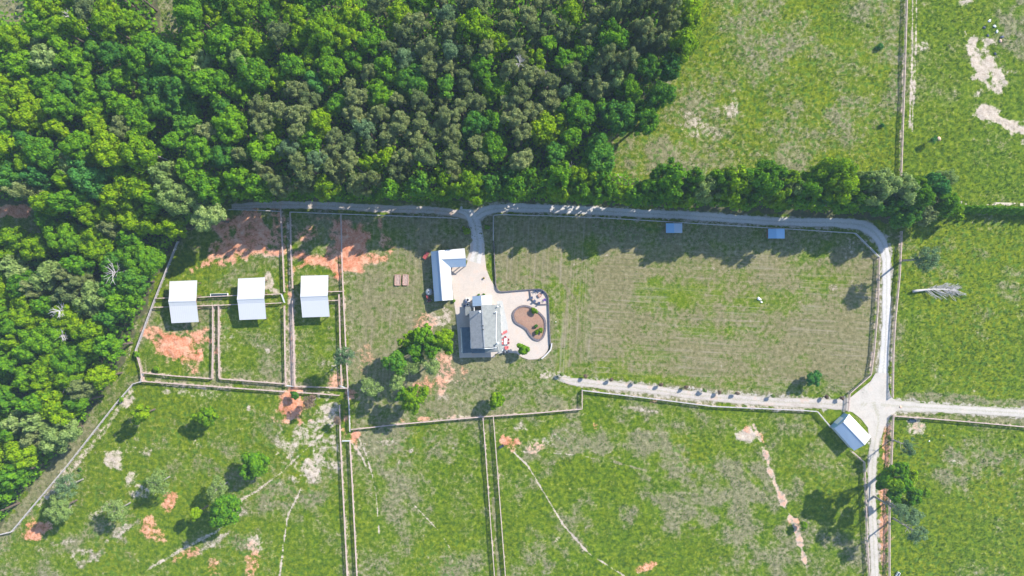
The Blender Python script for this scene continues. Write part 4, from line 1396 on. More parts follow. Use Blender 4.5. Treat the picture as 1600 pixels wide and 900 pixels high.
# air conditioning units beside the entry wing
for i, (x, y, w, lab) in enumerate([(731, 468.5, 1.1, 'upper white air conditioning unit left of the house entry wing'), (730.8, 475.5, 1.0, 'lower white air conditioning unit left of the house entry wing')]):
    r = thing('air_conditioner', lab, 'air conditioner', P(x, y) + Vector((0, 0, .06)), 0.05, 'air conditioning units beside the house')
    m = MB(); m.box(0, 0, 0, w, w, .9); m.build('casing', M['white_plastic'], r)
    m = MB(); m.tube([(0, 0, .9), (0, 0, .94)], [w * .4, w * .38], 14); m.build('fan_grille', M['black'], r)
for (x, y, lab) in [(728.6, 471.8, 'black bin beside the upper air conditioning unit'), (726.6, 478.3, 'black bin beside the small grey lean-to of the house')]:
    r = thing('wheeled_bin', lab, 'bin', P(x, y) + Vector((0, 0, .06)), 0, 'black bins beside the house')
    m = MB(); m.box(0, 0, .08, .6, .7, .95, taper=1.1); m.build('body', M['black'], r)
    m = MB(); m.box(0, 0, 1.03, .72, .82, .07); m.build('lid', M['navy'], r)
r = thing('plant_pot', 'small dark pot standing alone on the upper right of the paved yard', 'pot', P(756, 434.6) + Vector((0, 0, .06)))
m = MB(); m.tube([(0, 0, 0), (0, 0, .45)], [.22, .34], 12); m.build('pot', M['rust'], r)
m = MB(); m.tube([(0, 0, .4), (0, 0, .7)], [.25, .12], 8); m.build('plant', F['deep'], r)

# machines beside the barn
def tractor(x, y, rz, label):
    r = thing('garden_tractor', label, 'tractor', P(x, y), rz)
    m = MB(); m.box(0, .55, .45, .8, 1.3, .55, taper=.85); m.build('hood', M['red'], r)
    m = MB(); m.box(0, -.6, .4, 1.0, 1.1, .25); m.build('deck', M['red'], r)
    m = MB(); m.box(0, -.6, .68, .5, .5, .15); m.box(0, -.85, .8, .5, .1, .45); m.build('seat', M['black'], r)
    m = MB(); m.tube([(0, 0, .95), (0, -.15, 1.2)], [.03, .03], 6); m.tube([(0, -.15, 1.2), (0, -.16, 1.23)], [.2, .2], 12); m.build('steering_wheel', M['black'], r)
    for sx, yy, R in ((-.6, -.7, .5), (.6, -.7, .5), (-.5, .8, .32), (.5, .8, .32)):
        m = MB(); m.tube([(sx - .13, yy, R), (sx + .13, yy, R)], [R, R], 16)
        w = m.build('wheel', M['black'], r)
        m = MB(); m.tube([(sx - .14, yy, R), (sx + .14, yy, R)], [R * .5, R * .5], 12); m.build('rim', M['white_plastic'], w)


tractor(669.5, 466, math.radians(20), 'small red machine parked at the lower left corner of the barn')
r = thing('storage_tank', 'grey round topped tank in the shade left of the barn', 'tank', P(671, 456))
m = MB(); m.tube([(0, 0, 0), (0, 0, 1.3), (0, 0, 1.6), (0, 0, 1.75)], [1.05, 1.05, .7, .2], 18); m.build('tank_body', M['steel'], r)
m = MB(); m.tube([(0, 0, 1.72), (0, 0, 1.85)], [.25, .25], 10); m.build('lid', M['black'], r)
r = thing('utility_trailer', 'small red flat trailer at the upper left corner of the barn', 'trailer', P(666, 399.5), math.radians(-30), None)
m = MB(); m.box(0, 0, .5, 1.2, 2.3, .1); m.build('bed', M['red'], r)
for sx in (-.6, .6):
    m = MB(); m.box(sx, 0, .6, .05, 2.3, .3); m.build('side_board', M['rust'], r)
    m = MB(); m.tube([(sx * 1.1 - .08, 0, .3), (sx * 1.1 + .08, 0, .3)], [.3, .3], 14); m.build('wheel', M['black'], r)
m = MB(); m.beam((0, 1.15, .5), (0, 2.0, .4), .1, .1); m.build('drawbar', M['black'], r)


def trough(x, y, L, W_, rz, mat, label, name='water_trough'):
    r = thing(name, label, 'trough', P(x, y), rz)
    m = MB()
    for (cx, cy, sx, sy) in ((0, W_ / 2 - .04, L, .08), (0, -W_ / 2 + .04, L, .08), (L / 2 - .04, 0, .08, W_ - .16), (-L / 2 + .04, 0, .08, W_ - .16)):
        m.box(cx, cy, 0.05, sx, sy, .6)
    m.box(0, 0, .05, L - .16, W_ - .16, .08)
    m.build('tank', mat, r)
    m = MB(); m.box(0, 0, .14, L - .17, W_ - .17, .3); m.build('water', M['water'], r)


trough(343.5, 461, 5.4, .95, math.radians(2), M['white_plastic'], 'long white edged trough in the alley between the two left sheds', 'feed_trough')
trough(783.8, 697, 1.5, .75, math.radians(30), M['black'], 'black trough on red clay beside the middle alley')
trough(1425, 656.7, 2.0, .8, math.radians(-8), M['navy'], 'dark trough by the fence right of the gravel crossing')
trough(1402, 897, 1.6, .8, math.radians(60), M['white_plastic'], 'white trough at the bottom edge right of the gravel road')


def rock(x, y, s, mat, label, seed, group=None):
    r = random.Random(seed)
    m = MB()
    n = 8
    vs = []
    for j, (z, k) in enumerate(((-.1, .8), (.25, 1.0), (.6, .6))):
        for i in range(n):
            a = 2 * math.pi * i / n
            q_ = k * r.uniform(.75, 1.2)
            vs.append((s * q_ * math.cos(a), s * .7 * q_ * math.sin(a), s * z * r.uniform(.8, 1.1)))
    fs = [(j * n + i, j * n + (i + 1) % n, (j + 1) * n + (i + 1) % n, (j + 1) * n + i) for j in range(2) for i in range(n)]
    fs.append(tuple(range(2 * n, 3 * n)))
    m.add(vs, fs)
    o = m.build('boulder', mat)
    p = P(x, y)
    o.location = (p.x, p.y, 0)
    o.rotation_euler = (0, 0, r.uniform(0, 3))
    tag(o, label, 'rock', group)


for i, a in enumerate([(1545.6, 32.7, .55, 'rock_white', 'small white rock above the pair of white rocks in the upper right pasture'), (1554, 41, .6, 'rock_white', 'long white rock in the upper right pasture'), (1557.5, 49.5, .55, 'rock_white', 'white rock just below the long white rock in the upper right pasture'),
                       (1562.8, 64, .6, 'rock_tan', 'tan rock beside a dark rock in the upper right pasture'), (1565.5, 58, .6, 'rock_dark', 'dark rock just above the tan rock'), (1537.7, 43, .5, 'rock_dark', 'dark rock left of the white rocks'),
                       (1543.6, 55.5, .55, 'rock_dark', 'dark rock below left of the white rocks'), (1555, 84, .5, 'rock_dark', 'dark rock lowest of the upper right rocks'), (868.6, 502.8, .25, 'rock_white', 'small white stone on the lawn right of the paved yard'),
                       (768, 587.5, .28, 'rock_white', 'small white stone on the lawn below the house'), (1186, 467, .7, 'rock_white', 'pale rubble lying in the middle of the large mown paddock'), (1190, 472, .4, 'rock_white', 'smaller pale rubble below the first in the mown paddock'),
                       (1466, 217, .9, 'rock_tan', 'pinkish rock beside the small bush in the upper right pasture'), (1452, 689, .3, 'rock_white', 'small white stone in the lower right field'), (1407, 636, .5, 'rock_tan', 'tan rock beside the gravel crossing')]):
    rock(a[0], a[1], a[2], M[a[3]], a[4], i, 'rocks scattered in the pastures')


# fallen dead tree in the right pasture
def fallen_tree():
    O = P(1424, 455)
    root = thing('fallen_tree', 'bleached dead tree lying in the right hand pasture with its bare branches', 'dead tree', O)
    r = random.Random(5)
    m = MB()
    pts = [(i * 1.35, .35 * math.sin(i * .35) + i * .05, .75 - .02 * i) for i in range(11)]
    m.tube(pts, [.42 - i * .033 for i in range(11)], 9)
    m.build('trunk', M['dead'], root, smooth=True)
    m = MB()
    for k in range(90):
        u = r.random() ** .5
        t0 = 3.2 + u * 10.4
        i = min(int(t0 / 1.35), 9)
        f = t0 / 1.35 - i
        p = Vector(pts[i]).lerp(Vector(pts[min(i + 1, 10)]), f)
        s = r.choice((-1, 1))
        L = r.uniform(1.6, 4.3) * (1.25 if s < 0 else .8) * (1 - .35 * u)
        a = r.uniform(.35, 1.15)
        up = r.uniform(-.15, .55)
        q_ = p + Vector((math.cos(a) * L * .5, s * math.sin(a) * L * .5, up * L * .4))
        e = q_ + Vector((math.cos(a * .7) * L * .5, s * math.sin(a * .8) * L * .5, up * L * .2 - .1))
        e.z = max(e.z, .1)
        m.tube([p, q_, e], [.09, .06, .03], 5)
        for _ in range(3):
            w = q_.lerp(e, r.random())
            m.tube([w, w + Vector((r.uniform(.1, .9), s * r.uniform(-.3, .7), r.uniform(-.1, .4)))], [.06, .03], 4)
    m.build('branches', M['dead'], root, stuff=True)


fallen_tree()

# ------------------------------------------------------------------ trees


def np_mesh(name, V, Fq, mat, Ft=None):
    me = bpy.data.meshes.new(name)
    me.vertices.add(len(V))
    me.vertices.foreach_set("co", np.asarray(V, np.float32).ravel())
    nq, nt = len(Fq), (0 if Ft is None else len(Ft))
    loops = np.concatenate([np.asarray(Fq, np.int32).ravel()] + ([np.asarray(Ft, np.int32).ravel()] if nt else []))
    starts = np.concatenate([np.arange(nq) * 4] + ([nq * 4 + np.arange(nt) * 3] if nt else []))
    me.loops.add(len(loops))
    me.loops.foreach_set("vertex_index", loops)
    me.polygons.add(nq + nt)
    me.polygons.foreach_set("loop_start", starts.astype(np.int32))
    me.update(calc_edges=True)
    me.materials.append(mat)
    return me


def unit(v):
    return v / np.maximum(np.linalg.norm(v, axis=-1, keepdims=True), 1e-9)


ICO = None


def ico():
    global ICO
    if ICO is None:
        t_ = (1 + 5 ** .5) / 2
        v = np.array([(-1, t_, 0), (1, t_, 0), (-1, -t_, 0), (1, -t_, 0), (0, -1, t_), (0, 1, t_), (0, -1, -t_), (0, 1, -t_), (t_, 0, -1), (t_, 0, 1), (-t_, 0, -1), (-t_, 0, 1)])
        v = unit(v)
        f = np.array([(0, 11, 5), (0, 5, 1), (0, 1, 7), (0, 7, 10), (0, 10, 11), (1, 5, 9), (5, 11, 4), (11, 10, 2), (10, 7, 6), (7, 1, 8), (3, 9, 4), (3, 4, 2), (3, 2, 6), (3, 6, 8), (3, 8, 9), (4, 9, 5), (2, 4, 11), (6, 2, 10), (8, 6, 7), (9, 8, 1)])
        ICO = (v, f)
    return ICO


def leaf_quads(c, nrm, size, rng, aspect=1.0):
    """Quads centred at c facing nrm."""
    n = len(c)
    r = rng.standard_normal((n, 3))
    u = unit(np.cross(nrm, r))
    v = np.cross(nrm, u)
    s = (size * rng.uniform(.65, 1.3, n))[:, None]
    j = rng.uniform(.7, 1.25, (n, 4, 1))
    return np.stack([c - (u * s) * j[:, 0], c - v * s * aspect * j[:, 1], c + u * s * j[:, 2], c + v * s * aspect * j[:, 3]], 1).reshape(-1, 3)


def crown_mesh(name, mat, seed, R, Hc, lobe_r, n_lobes, leaves, leaf, core=0.72, kind='broad', sparse=False):
    """A crown around the origin: half-height Hc/2, radius R, made of foliage clumps."""
    rng = np.random.default_rng(seed)
    C, RR = [], []
    tries = 0
    while len(C) < n_lobes and tries < n_lobes * 40:
        tries += 1
        d = unit(rng.standard_normal(3))
        if kind == 'cone':
            z = rng.uniform(-.5, .5)
            rad = R * (0.5 - z) * .95
            a = rng.uniform(0, 6.283)
            p = np.array([rad * math.cos(a) * .7, rad * math.sin(a) * .7, z * Hc])
            r = lobe_r * (0.45 + (0.5 - z))
        else:
            if d[2] < -.55:
                continue
            k = rng.uniform(.45, .80) if rng.random() < .78 else rng.uniform(.1, .45)
            ell = 1 + .22 * math.sin(2 * math.atan2(d[1], d[0]) + seed) + .14 * math.sin(3 * math.atan2(d[1], d[0]) + 2 * seed)
            p = np.array([d[0] * R * k * ell, d[1] * R * k * ell, d[2] * Hc * .5 * k])
            r = lobe_r * rng.uniform(.65, 1.3)
        if any(np.linalg.norm(p - q_) < (r + s) * .42 for q_, s in zip(C, RR)):
            continue
        C.append(p)
        RR.append(r)
    C, RR = np.array(C), np.array(RR)
    V, Q, T = [], [], []
    base = 0
    iv, if_ = ico()
    if core > 0:
        for c, r in zip(C, RR):
            w = iv * (r * core) * rng.uniform(.8, 1.1, (12, 1)) * np.array([1, 1, .8]) + c
            V.append(w)
            T.append(if_ + base)
            base += 12
    per = (leaves * (RR ** 2) / (RR ** 2).sum()).astype(int) + 1
    for c, r, n in zip(C, RR, per):
        d = rng.standard_normal((n, 3))
        d[:, 2] = d[:, 2] * .85 + .25
        out = unit(c[None, :] + np.array([0, 0, .6])) if np.linalg.norm(c) > .1 else np.zeros((1, 3))
        d = unit(unit(d) + out * .45)
        rad = r * rng.uniform(.72, 1.08, (n, 1))
        p = c + d * rad * np.array([1, 1, .85])
        if kind == 'broad' or kind == 'cone':
            nn = unit(d + rng.standard_normal((n, 3)) * .38)
            vs = leaf_quads(p, nn, leaf, rng)
        else:
            nn = unit(d * .6 + rng.standard_normal((n, 3)) * .7)
            vs = leaf_quads(p, nn, leaf, rng, .5)
        V.append(vs)
        Q.append(np.arange(n * 4).reshape(n, 4) + base)
        base += n * 4
    return np_mesh(name, np.concatenate(V), np.concatenate(Q), mat, np.concatenate(T) if T else None)


def trunk_mesh(name, H, r, seed, mat, limbs=5, spread_=1.6, z_from=.45):
    rr = random.Random(seed)
    m = MB()
    pts = [(0, 0, -.3), (rr.uniform(-.1, .1), rr.uniform(-.1, .1), H * .4), (rr.uniform(-.2, .2), rr.uniform(-.2, .2), H * .95)]
    m.tube(pts, [r * 1.35, r, r * .4], 7)
    for k in range(limbs):
        a = k * 2.4 + rr.uniform(-.4, .4)
        z = H * (z_from + (.9 - z_from) * k / max(limbs, 1))
        L = spread_ * rr.uniform(.7, 1.1)
        p0 = Vector((0, 0, z))
        p1 = p0 + Vector((math.cos(a) * L * .5, math.sin(a) * L * .5, L * .25))
        p2 = p0 + Vector((math.cos(a) * L, math.sin(a) * L, L * .7))
        m.tube([p0, p1, p2], [r * .45, r * .3, r * .12], 5)
    return m.mesh(name, mat)


# unit crowns: broad R=1 scaled to each tree would scale the leaves, so crowns come in real sizes
VAR = {}


def crown_variant(style, fol, size, k):
    key = (style, fol, size, k)
    if key in VAR:
        return VAR[key]
    R = {'s': 1.9, 'm': 3.3, 'l': 4.9, 'x': 7.0}[size]
    sd = hash_int(key)
    if style == 'broad':
        nl = {'s': 24, 'm': 26, 'l': 44, 'x': 70}[size]
        lv = {'s': 1500, 'm': 2000, 'l': 3800, 'x': 6500}[size]
        me_ = crown_mesh('crown', F[fol], sd, R, R * 1.7, {'s': .66, 'm': .95, 'l': 1.2, 'x': 1.4}[size], nl, lv, .25, .70)
    elif style == 'pine':
        nl = {'s': 18, 'm': 38, 'l': 52, 'x': 66}[size]
        lv = {'s': 1500, 'm': 3400, 'l': 5200, 'x': 7000}[size]
        me_ = crown_mesh('crown', F[fol], sd, R, R * 2.3, {'s': .5, 'm': .72, 'l': .95, 'x': 1.1}[size], nl, lv, .24, .72, 'pine')
    elif style == 'sparse':
        nl = {'s': 14, 'm': 30, 'l': 44, 'x': 60}[size]
        lv = {'s': 900, 'm': 2100, 'l': 3600, 'x': 5200}[size]
        me_ = crown_mesh('crown', F[fol], sd, R, R * 1.7, {'s': .6, 'm': .85, 'l': 1.0, 'x': 1.2}[size], nl, lv, .20, .5 if fol in ('pale', 'bluish') else 0, 'pine')
    else:
        me_ = crown_mesh('crown', F[fol], sd, 1.45, 5.6, .75, 36, 1700, .2, .7, 'cone')
    VAR[key] = me_
    return me_


def hash_int(key):
    h = 17
    for ch in repr(key):
        h = (h * 131 + ord(ch)) % 2147483647
    return h


TRK = {}


def trunk_variant(H, pale, style):
    hk = max(1, int(round(H / 2.0)))
    key = (hk, pale, style)
    if key not in TRK:
        Hq = hk * 2.0
        if style == 'sparse':
            TRK[key] = trunk_mesh('trunk', Hq, .05 + Hq * .014, hk + 91, M['bark_pale'] if pale else M['trunk'], 12, min(3.0, Hq * .3), .4)
        else:
            TRK[key] = trunk_mesh('trunk', Hq, .06 + Hq * .015, hk, M['trunk'], 5 if style == 'broad' else 3, min(2.6, Hq * .16), .55)
    return TRK[key]


def size_of(R):
    return 's' if R < 2.5 else 'm' if R < 4.0 else 'l' if R < 6.0 else 'x'


RS = {'s': 1.9, 'm': 3.3, 'l': 4.9, 'x': 7.0}
trng = random.Random(99)


def tree(apx, apy, rpx, h, style, fol, label, cat='tree', group=None, name='tree', pale=False, stretch=1.0, ground_px=False):
    """Tree whose crown centre stands h metres up and shows at photo pixel (apx, apy), rpx pixels in radius."""
    Rm = rpx * .2 * (ALT - h) / ALT
    c = P(apx, apy) if ground_px else P(apx, apy, h)
    sz = size_of(Rm)
    k = trng.randrange(3 if sz != 'x' else 2)
    me_ = crown_variant(style, fol, sz, k)
    s = Rm / RS[sz] if style != 'cone' else Rm / 1.45
    root = thing(name, label, cat, (c.x, c.y, 0), trng.uniform(0, 6.28) if style != 'cone' else trng.uniform(0, 6.28), group)
    co = bpy.data.objects.new('crown', me_)
    COL.objects.link(co)
    co.parent = root
    co.location = (0, 0, h)
    co.scale = (s, s, s * stretch)
    half = Rm * .85 * stretch
    H_ = max(h, 1.0) + (half * .3 if style != 'sparse' else half * .6)
    tm = trunk_variant(H_, pale, style)
    to = bpy.data.objects.new('trunk', tm)
    COL.objects.link(to)
    to.parent = root
    q_ = H_ / (max(1, int(round(H_ / 2.0))) * 2.0)
    to.scale = (1, 1, q_)
    return root


# --- single trees, by hand
T = [
    (219.6, 647, 15, 8.2, 'broad', 'bright', 'round bright green tree below the lower left alley corner casting a long shadow', 1.9),
    (323.6, 651.5, 18, 5.6, 'broad', 'bright', 'green tree in the lower left pasture beneath the alley fence', 1),
    (395.8, 726.6, 26, 6.6, 'broad', 'green', 'dense round green tree beside the bare trails in the lower left pasture', 1),
    (245.6, 755.5, 20, 7.6, 'sparse', 'pale', 'pale thin leaved tree left of a pink clay patch in the lower left pasture', 1),
    (339.5, 764, 18, 7.5, 'sparse', 'pale', 'pale thin tree touching the big green tree in the lower left pasture', 1),
    (351, 797, 28, 10.5, 'broad', 'green', 'big green tree with the widest shadow in the lower left pasture', 1.1),
    (306, 803, 9, 8.0, 'broad', 'bright', 'small yellow green tree in the shadow of the big pasture tree', 1),
    (182, 797.4, 19, 7.6, 'sparse', 'pale', 'pale tree with a dark oval shadow between the fence pair and the big pasture tree', 1),
    (104, 760, 22, 8.0, 'sparse', 'bluish', 'blue grey tree with white branches beside the long pale fence', 1),
    (92, 795, 22, 8.5, 'broad', 'pale', 'dull green tree below the blue grey one beside the long pale fence', 1),
    (460, 617, 7, 3.2, 'broad', 'deep', 'small dark tree on red clay below the alley gate', 1),
    (484, 628, 12, 6.0, 'sparse', 'brown', 'thin brownish tree over the red clay below the alley gate', 1),
    (527, 657, 8, 4.0, 'sparse', 'brown', 'small brown bare tree beside the double fenced alley', 1),
    (675, 567, 20, 11.5, 'sparse', 'pale', 'pale tree under the lower edge of the largest yard tree', 1),
    (643, 575, 16, 11.0, 'sparse', 'pale', 'pale thin tree left of centre in the yard group', 1),
    (618, 567, 19, 12.5, 'broad', 'deep', 'dark green tree on the left of the yard group', 1),
    (621, 595, 14, 11.5, 'broad', 'pale', 'dull yellowish tree below the dark one in the yard group', 1),
    (579, 607, 17, 11.0, 'sparse', 'pale', 'pale tree with white branches standing alone in the yard shade', 1),
    (647.6, 621, 24, 9.5, 'broad', 'bright', 'bright green tree lowest of the yard group', 1),
    (632, 617, 15, 9.0, 'broad', 'green', 'green tree touching the left side of the lowest yard tree', 1),
    (776, 626, 12, 4.4, 'broad', 'bright', 'small round yellow green tree above the middle alley fence', 1.2),
    (816.8, 546, 9.5, 3.1, 'broad', 'green', 'clipped round tree at the lower edge of the paved yard', 1.1),
    (540, 556, 18, 11.0, 'sparse', 'bluish', 'lone tall pine with a long thin trunk shadow beside the right shed paddock', 1.2),
    (1271, 593, 13, 3.6, 'broad', 'emerald', 'dark green tree in the lower right of the mown paddock', 1),
    (1256, 822, 6, 2.6, 'broad', 'bright', 'small yellow green tree on the clay trail in the lower right field', 1),
    (1419, 697, 13, 9.0, 'sparse', 'bluish', 'thin blue green tree above the big leafy trees by the road', 1.1),
    (1424, 805, 18, 13.0, 'sparse', 'bluish', 'thin blue grey pine directly below the big leafy trees', 1.1),
    (1434, 833, 16, 13.0, 'sparse', 'bluish', 'lowest thin blue grey pine beside the lower gravel road', 1.1),
    (1408, 800, 14, 15.0, 'sparse', 'bluish', 'tall thin pine leaning over the fence below the big leafy trees', 1.1),
    (1450, 404, 21, 13.5, 'sparse', 'bluish', 'tall thin pine right of the road bend above the fallen tree', 1.1),
    (323, 339, 25, 15.0, 'broad', 'pale', 'pale yellow green tree standing out of the woods above the red clay bank', 1),
    (213.5, 554, 5, 1.2, 'broad', 'green', 'small bush at the lower left corner of the leftmost shed paddock', 1),
    (245, 577, 5, .8, 'broad', 'bright', 'low bush inside the bottom fence of the red clay paddock', 1),
    (1375, 73, 5, .8, 'broad', 'emerald', 'dark bush near the fence in the upper right centre pasture', 1),
    (1379, 196, 3.5, .6, 'broad', 'emerald', 'tiny dark bush halfway down the upper centre pasture', 1),
    (1458, 219, 7, 2.4, 'sparse', 'emerald', 'small thin bush beside the pinkish rock in the upper right pasture', 1),
    (728, 360, 6, 1.2, 'broad', 'bright', 'yellow green bush left of the shaded driveway', 1),
    (761, 355, 4, .9, 'broad', 'green', 'small round bush right of the shaded driveway', 1),
    (835.2, 486, 5.2, 1.1, 'broad', 'bright', 'upper bright green shrub in the kidney shaped bed', 1),
    (837.3, 509.8, 3.2, .7, 'broad', 'deep', 'small dark shrub in the kidney shaped bed', 1),
    (838.7, 518.8, 3.8, .9, 'broad', 'bright', 'lower left bright shrub in the kidney shaped bed', 1),
    (845, 516, 3.8, .9, 'broad', 'bright', 'lower right bright shrub in the kidney shaped bed', 1),
    (709, 470, 2.6, .5, 'broad', 'green', 'tiny shrub at the lower right corner of the barn', 1),
    (700, 391, 2.0, .5, 'broad', 'green', 'tiny shrub behind the upper edge of the barn', 1),
    (748, 461, 2.2, .5, 'broad', 'deep', 'left dark shrub at the top of the house entry wing', 1),
    (756, 460.5, 2.2, .5, 'broad', 'deep', 'right dark shrub at the top of the house entry wing', 1),
    (189, 624, 4, 1.0, 'broad', 'green', 'small bush against the long pale fence near its upper end', 1),
    (125, 733, 2.5, .6, 'broad', 'deep', 'tiny dark bush right of the long pale fence', 1),
]
for a in T:
    small = a[3] < 2.5
    tree(a[0], a[1], a[2], a[3], a[4], a[5], a[6], 'shrub' if small else 'tree', None, 'shrub' if small else ('pine_tree' if 'pine' in a[6] else 'tree'), a[4] == 'sparse', a[7])



def spreading_tree(base, balls, label, H_):
    c = P(*base)
    root = thing('tree', label, 'tree', c)
    for k, (x, y, r_, h, fo) in enumerate(balls):
        Rm = r_ * .2 * (ALT - h) / ALT
        sz = size_of(Rm)
        co = bpy.data.objects.new('crown', crown_variant('broad', fo, sz, k % 3))
        COL.objects.link(co)
        co.parent = root
        co.location = P(x, y, h) - c
        co.rotation_euler = (0, 0, k * 1.7)
        q_ = Rm / RS[sz]
        co.scale = (q_, q_, q_ * 1.15)
        m = MB()
        e = P(x, y, h) - c
        m.tube([(0, 0, H_ * .25), (e.x * .5, e.y * .5, h * .65), (e.x, e.y, h)], [.2, .14, .06], 6)
        m.build('limb', M['trunk'], root)
    m = MB()
    m.tube([(0, 0, -.3), (0, 0, H_ * .3), (0, 0, H_ * .8)], [.55, .42, .2], 9)
    m.build('trunk', M['trunk'], root)


spreading_tree((678, 530), [(650, 546, 17, 12, 'green'), (637, 531, 15, 12, 'bright'), (664, 524, 18, 14, 'green'), (688, 531, 16, 13.5, 'bright'), (701, 543, 9, 11, 'bright'), (674, 546, 15, 13, 'green'), (654, 562, 10, 10, 'green'), (632, 548, 9, 10, 'green'), (699, 522, 9, 12, 'bright')],
               'largest green tree with a ragged crown just left of the farmhouse', 12)
spreading_tree((1377, 741), [(1384, 747, 14, 14, 'green'), (1404, 733, 14, 16, 'green'), (1411, 757, 17, 15, 'green'), (1398, 774, 12, 13, 'green'), (1428, 776, 12, 13, 'green'), (1446, 771, 7, 11, 'bright'), (1424, 744, 11, 13, 'bright'), (1376, 758, 8, 11, 'green'), (1412, 787, 8, 11, 'bright'), (1396, 757, 12, 16, 'bright')],
               'largest leafy green tree overhanging the fence beside the lower gravel road', 14)

# --- tree row north of the gravel road
ROW = [(948, 299, 15, 14, 'broad', 'green', 'green'), (974, 305, 15, 12, 'broad', 'bright', 'bright green'), (1010, 299, 17, 14, 'broad', 'green', 'dull green'), (1043, 284, 26, 18, 'broad', 'green', 'tall dense'), (1071, 308, 15, 12, 'broad', 'bright', 'small bright'),
       (1096, 294, 22, 15, 'broad', 'pale', 'pale grey green'), (1143, 292, 26, 17, 'broad', 'bright', 'bright yellow green'), (1189, 281, 30, 19, 'broad', 'green', 'tall dense green'), (1208, 308, 18, 14, 'broad', 'bright', 'low bright green'), (1253, 300, 24, 16, 'broad', 'green', 'rounded green'),
       (1232, 296, 15, 14, 'broad', 'pale', 'pale dusty green'), (1302, 281, 30, 19, 'broad', 'bright', 'widest bright green'), (1330, 308, 17, 13, 'broad', 'green', 'low green'), (1370, 293, 24, 16, 'broad', 'pale', 'dull olive'), (1349, 286, 16, 16, 'broad', 'pale', 'pale olive'),
       (1406, 298, 20, 14, 'broad', 'pale', 'sage'), (1428, 306, 20, 14, 'broad', 'green', 'mid green'), (1457, 290, 16, 12, 'broad', 'emerald', 'emerald'), (1474, 316, 18, 11, 'broad', 'green', 'broad green'), (1478, 279, 12, 9, 'sparse', 'pale', 'pale thin'),
       (1430, 289, 11, 12, 'broad', 'bright', 'small yellow green'), (1411, 335, 20, 11, 'broad', 'deep', 'dark shaded'), (1442, 335, 16, 10, 'broad', 'pine_dark', 'dull dark'), (1120, 306, 16, 13, 'broad', 'green', 'low mid green'), (1166, 308, 16, 13, 'broad', 'green', 'low leafy green'),
       (1282, 307, 15, 12, 'broad', 'deep', 'low dark green'), (1027, 309, 13, 11, 'broad', 'deep', 'low shaded green'), (1226, 314, 14, 10, 'broad', 'green', 'lowest leafy'), (1362, 318, 15, 11, 'broad', 'deep', 'shaded bend side'), (1388, 318, 14, 12, 'broad', 'deep', 'dark corner'),
       (990, 306, 16, 13, 'broad', 'green', 'dense corner'), (905, 296, 18, 15, 'broad', 'green', 'dense left end'), (935, 302, 16, 14, 'broad', 'green', 'leafy left end'), (875, 298, 16, 15, 'broad', 'bright', 'yellow green left end'), (1310, 316, 14, 11, 'broad', 'green', 'green lower front'), (1080, 284, 16, 15, 'broad', 'green', 'green back'), (1118, 284, 15, 15, 'broad', 'green', 'mid green back'), (1222, 283, 15, 16, 'broad', 'bright', 'yellow green back'), (1270, 284, 15, 15, 'broad', 'green', 'green rear'), (1340, 290, 14, 15, 'broad', 'bright', 'small rear'), (1492, 330, 10, 6, 'broad', 'bright', 'small yellow green end')]
for i, (x, y, r, h, st_, fo, w) in enumerate(ROW):
    if x < 1000:
        where = 'just right of the woods corner'
    elif x < 1120:
        where = 'above the left blue shelter'
    elif x < 1170:
        where = 'midway between the two blue shelters'
    elif x < 1290:
        where = 'above the right blue shelter'
    elif x < 1400:
        where = 'above the road bend'
    else:
        where = 'near the cone shaped evergreens'
    Ht = h * 1.42
    Rm_ = r * .2
    tree(x, y, r * 1.22, Ht * .60, st_, fo, f'{w} tree in the roadside row {where}', 'tree', 'trees in the row along the gravel road', 'tree', False, max(1.1, Ht * .37 / (.85 * Rm_)))

# --- cone shaped evergreens
ords = ['first', 'second', 'third', 'fourth', 'fifth', 'sixth', 'seventh', 'eighth', 'ninth', 'tenth', 'eleventh', 'twelfth', 'thirteenth', 'fourteenth', 'fifteenth', 'sixteenth', 'seventeenth', 'eighteenth', 'nineteenth', 'twentieth']
for i in range(13):
    x = 1488 + i * 14.6
    tree(x, 327 + i * .45, 6.2, 2.9, 'cone', 'green', f'cone shaped evergreen under the straw path, {ords[i]} from the left' if i < 8 else f'cone shaped evergreen beyond the right end of the row, {ords[i]} from the left', 'tree', 'cone shaped evergreens under the straw path', 'evergreen_tree', False, 1.0, True)

# --- saplings along the dirt lane
for i, (x, y) in enumerate([(877, 584), (914, 587), (954, 592), (992, 596), (1031, 600), (1070, 604), (1099, 609), (1122, 612), (1150, 613.5), (1205, 617.5), (1288, 619), (1312, 621)]):
    tree(x, y, 3.2, 1.5, 'broad', 'brown' if i % 3 else 'pale', f'brownish sapling {ords[i]} from the left along the upper side of the dirt lane', 'sapling', 'saplings along the dirt lane', 'sapling', False, 1.2, True)

# --- the woods
CROWN_ZONE = [(-60, -60), (1070, -60), (1082, 60), (1068, 112), (1028, 160), (990, 205), (948, 238), (962, 275), (935, 296), (700, 298), (480, 296), (330, 300), (300, 350), (252, 385), (228, 410), (204, 460), (198, 515), (178, 550), (152, 600), (126, 645), (82, 690), (46, 728), (10, 770), (-14, 806), (-60, 830)]
HOLES = [[(-60, -60), (50, -60), (58, 34), (-60, 42)], [(202, -60), (298, -60), (296, 32), (268, 60), (232, 46)], [(-60, 300), (66, 306), (72, 368), (-60, 376)]]
PINE_ZONE = [(560, 100), (640, 40), (700, -60), (1070, -60), (1070, 50), (1000, 95), (960, 130), (850, 200), (845, 260), (700, 290), (400, 290), (350, 220), (440, 160), (480, 120)]


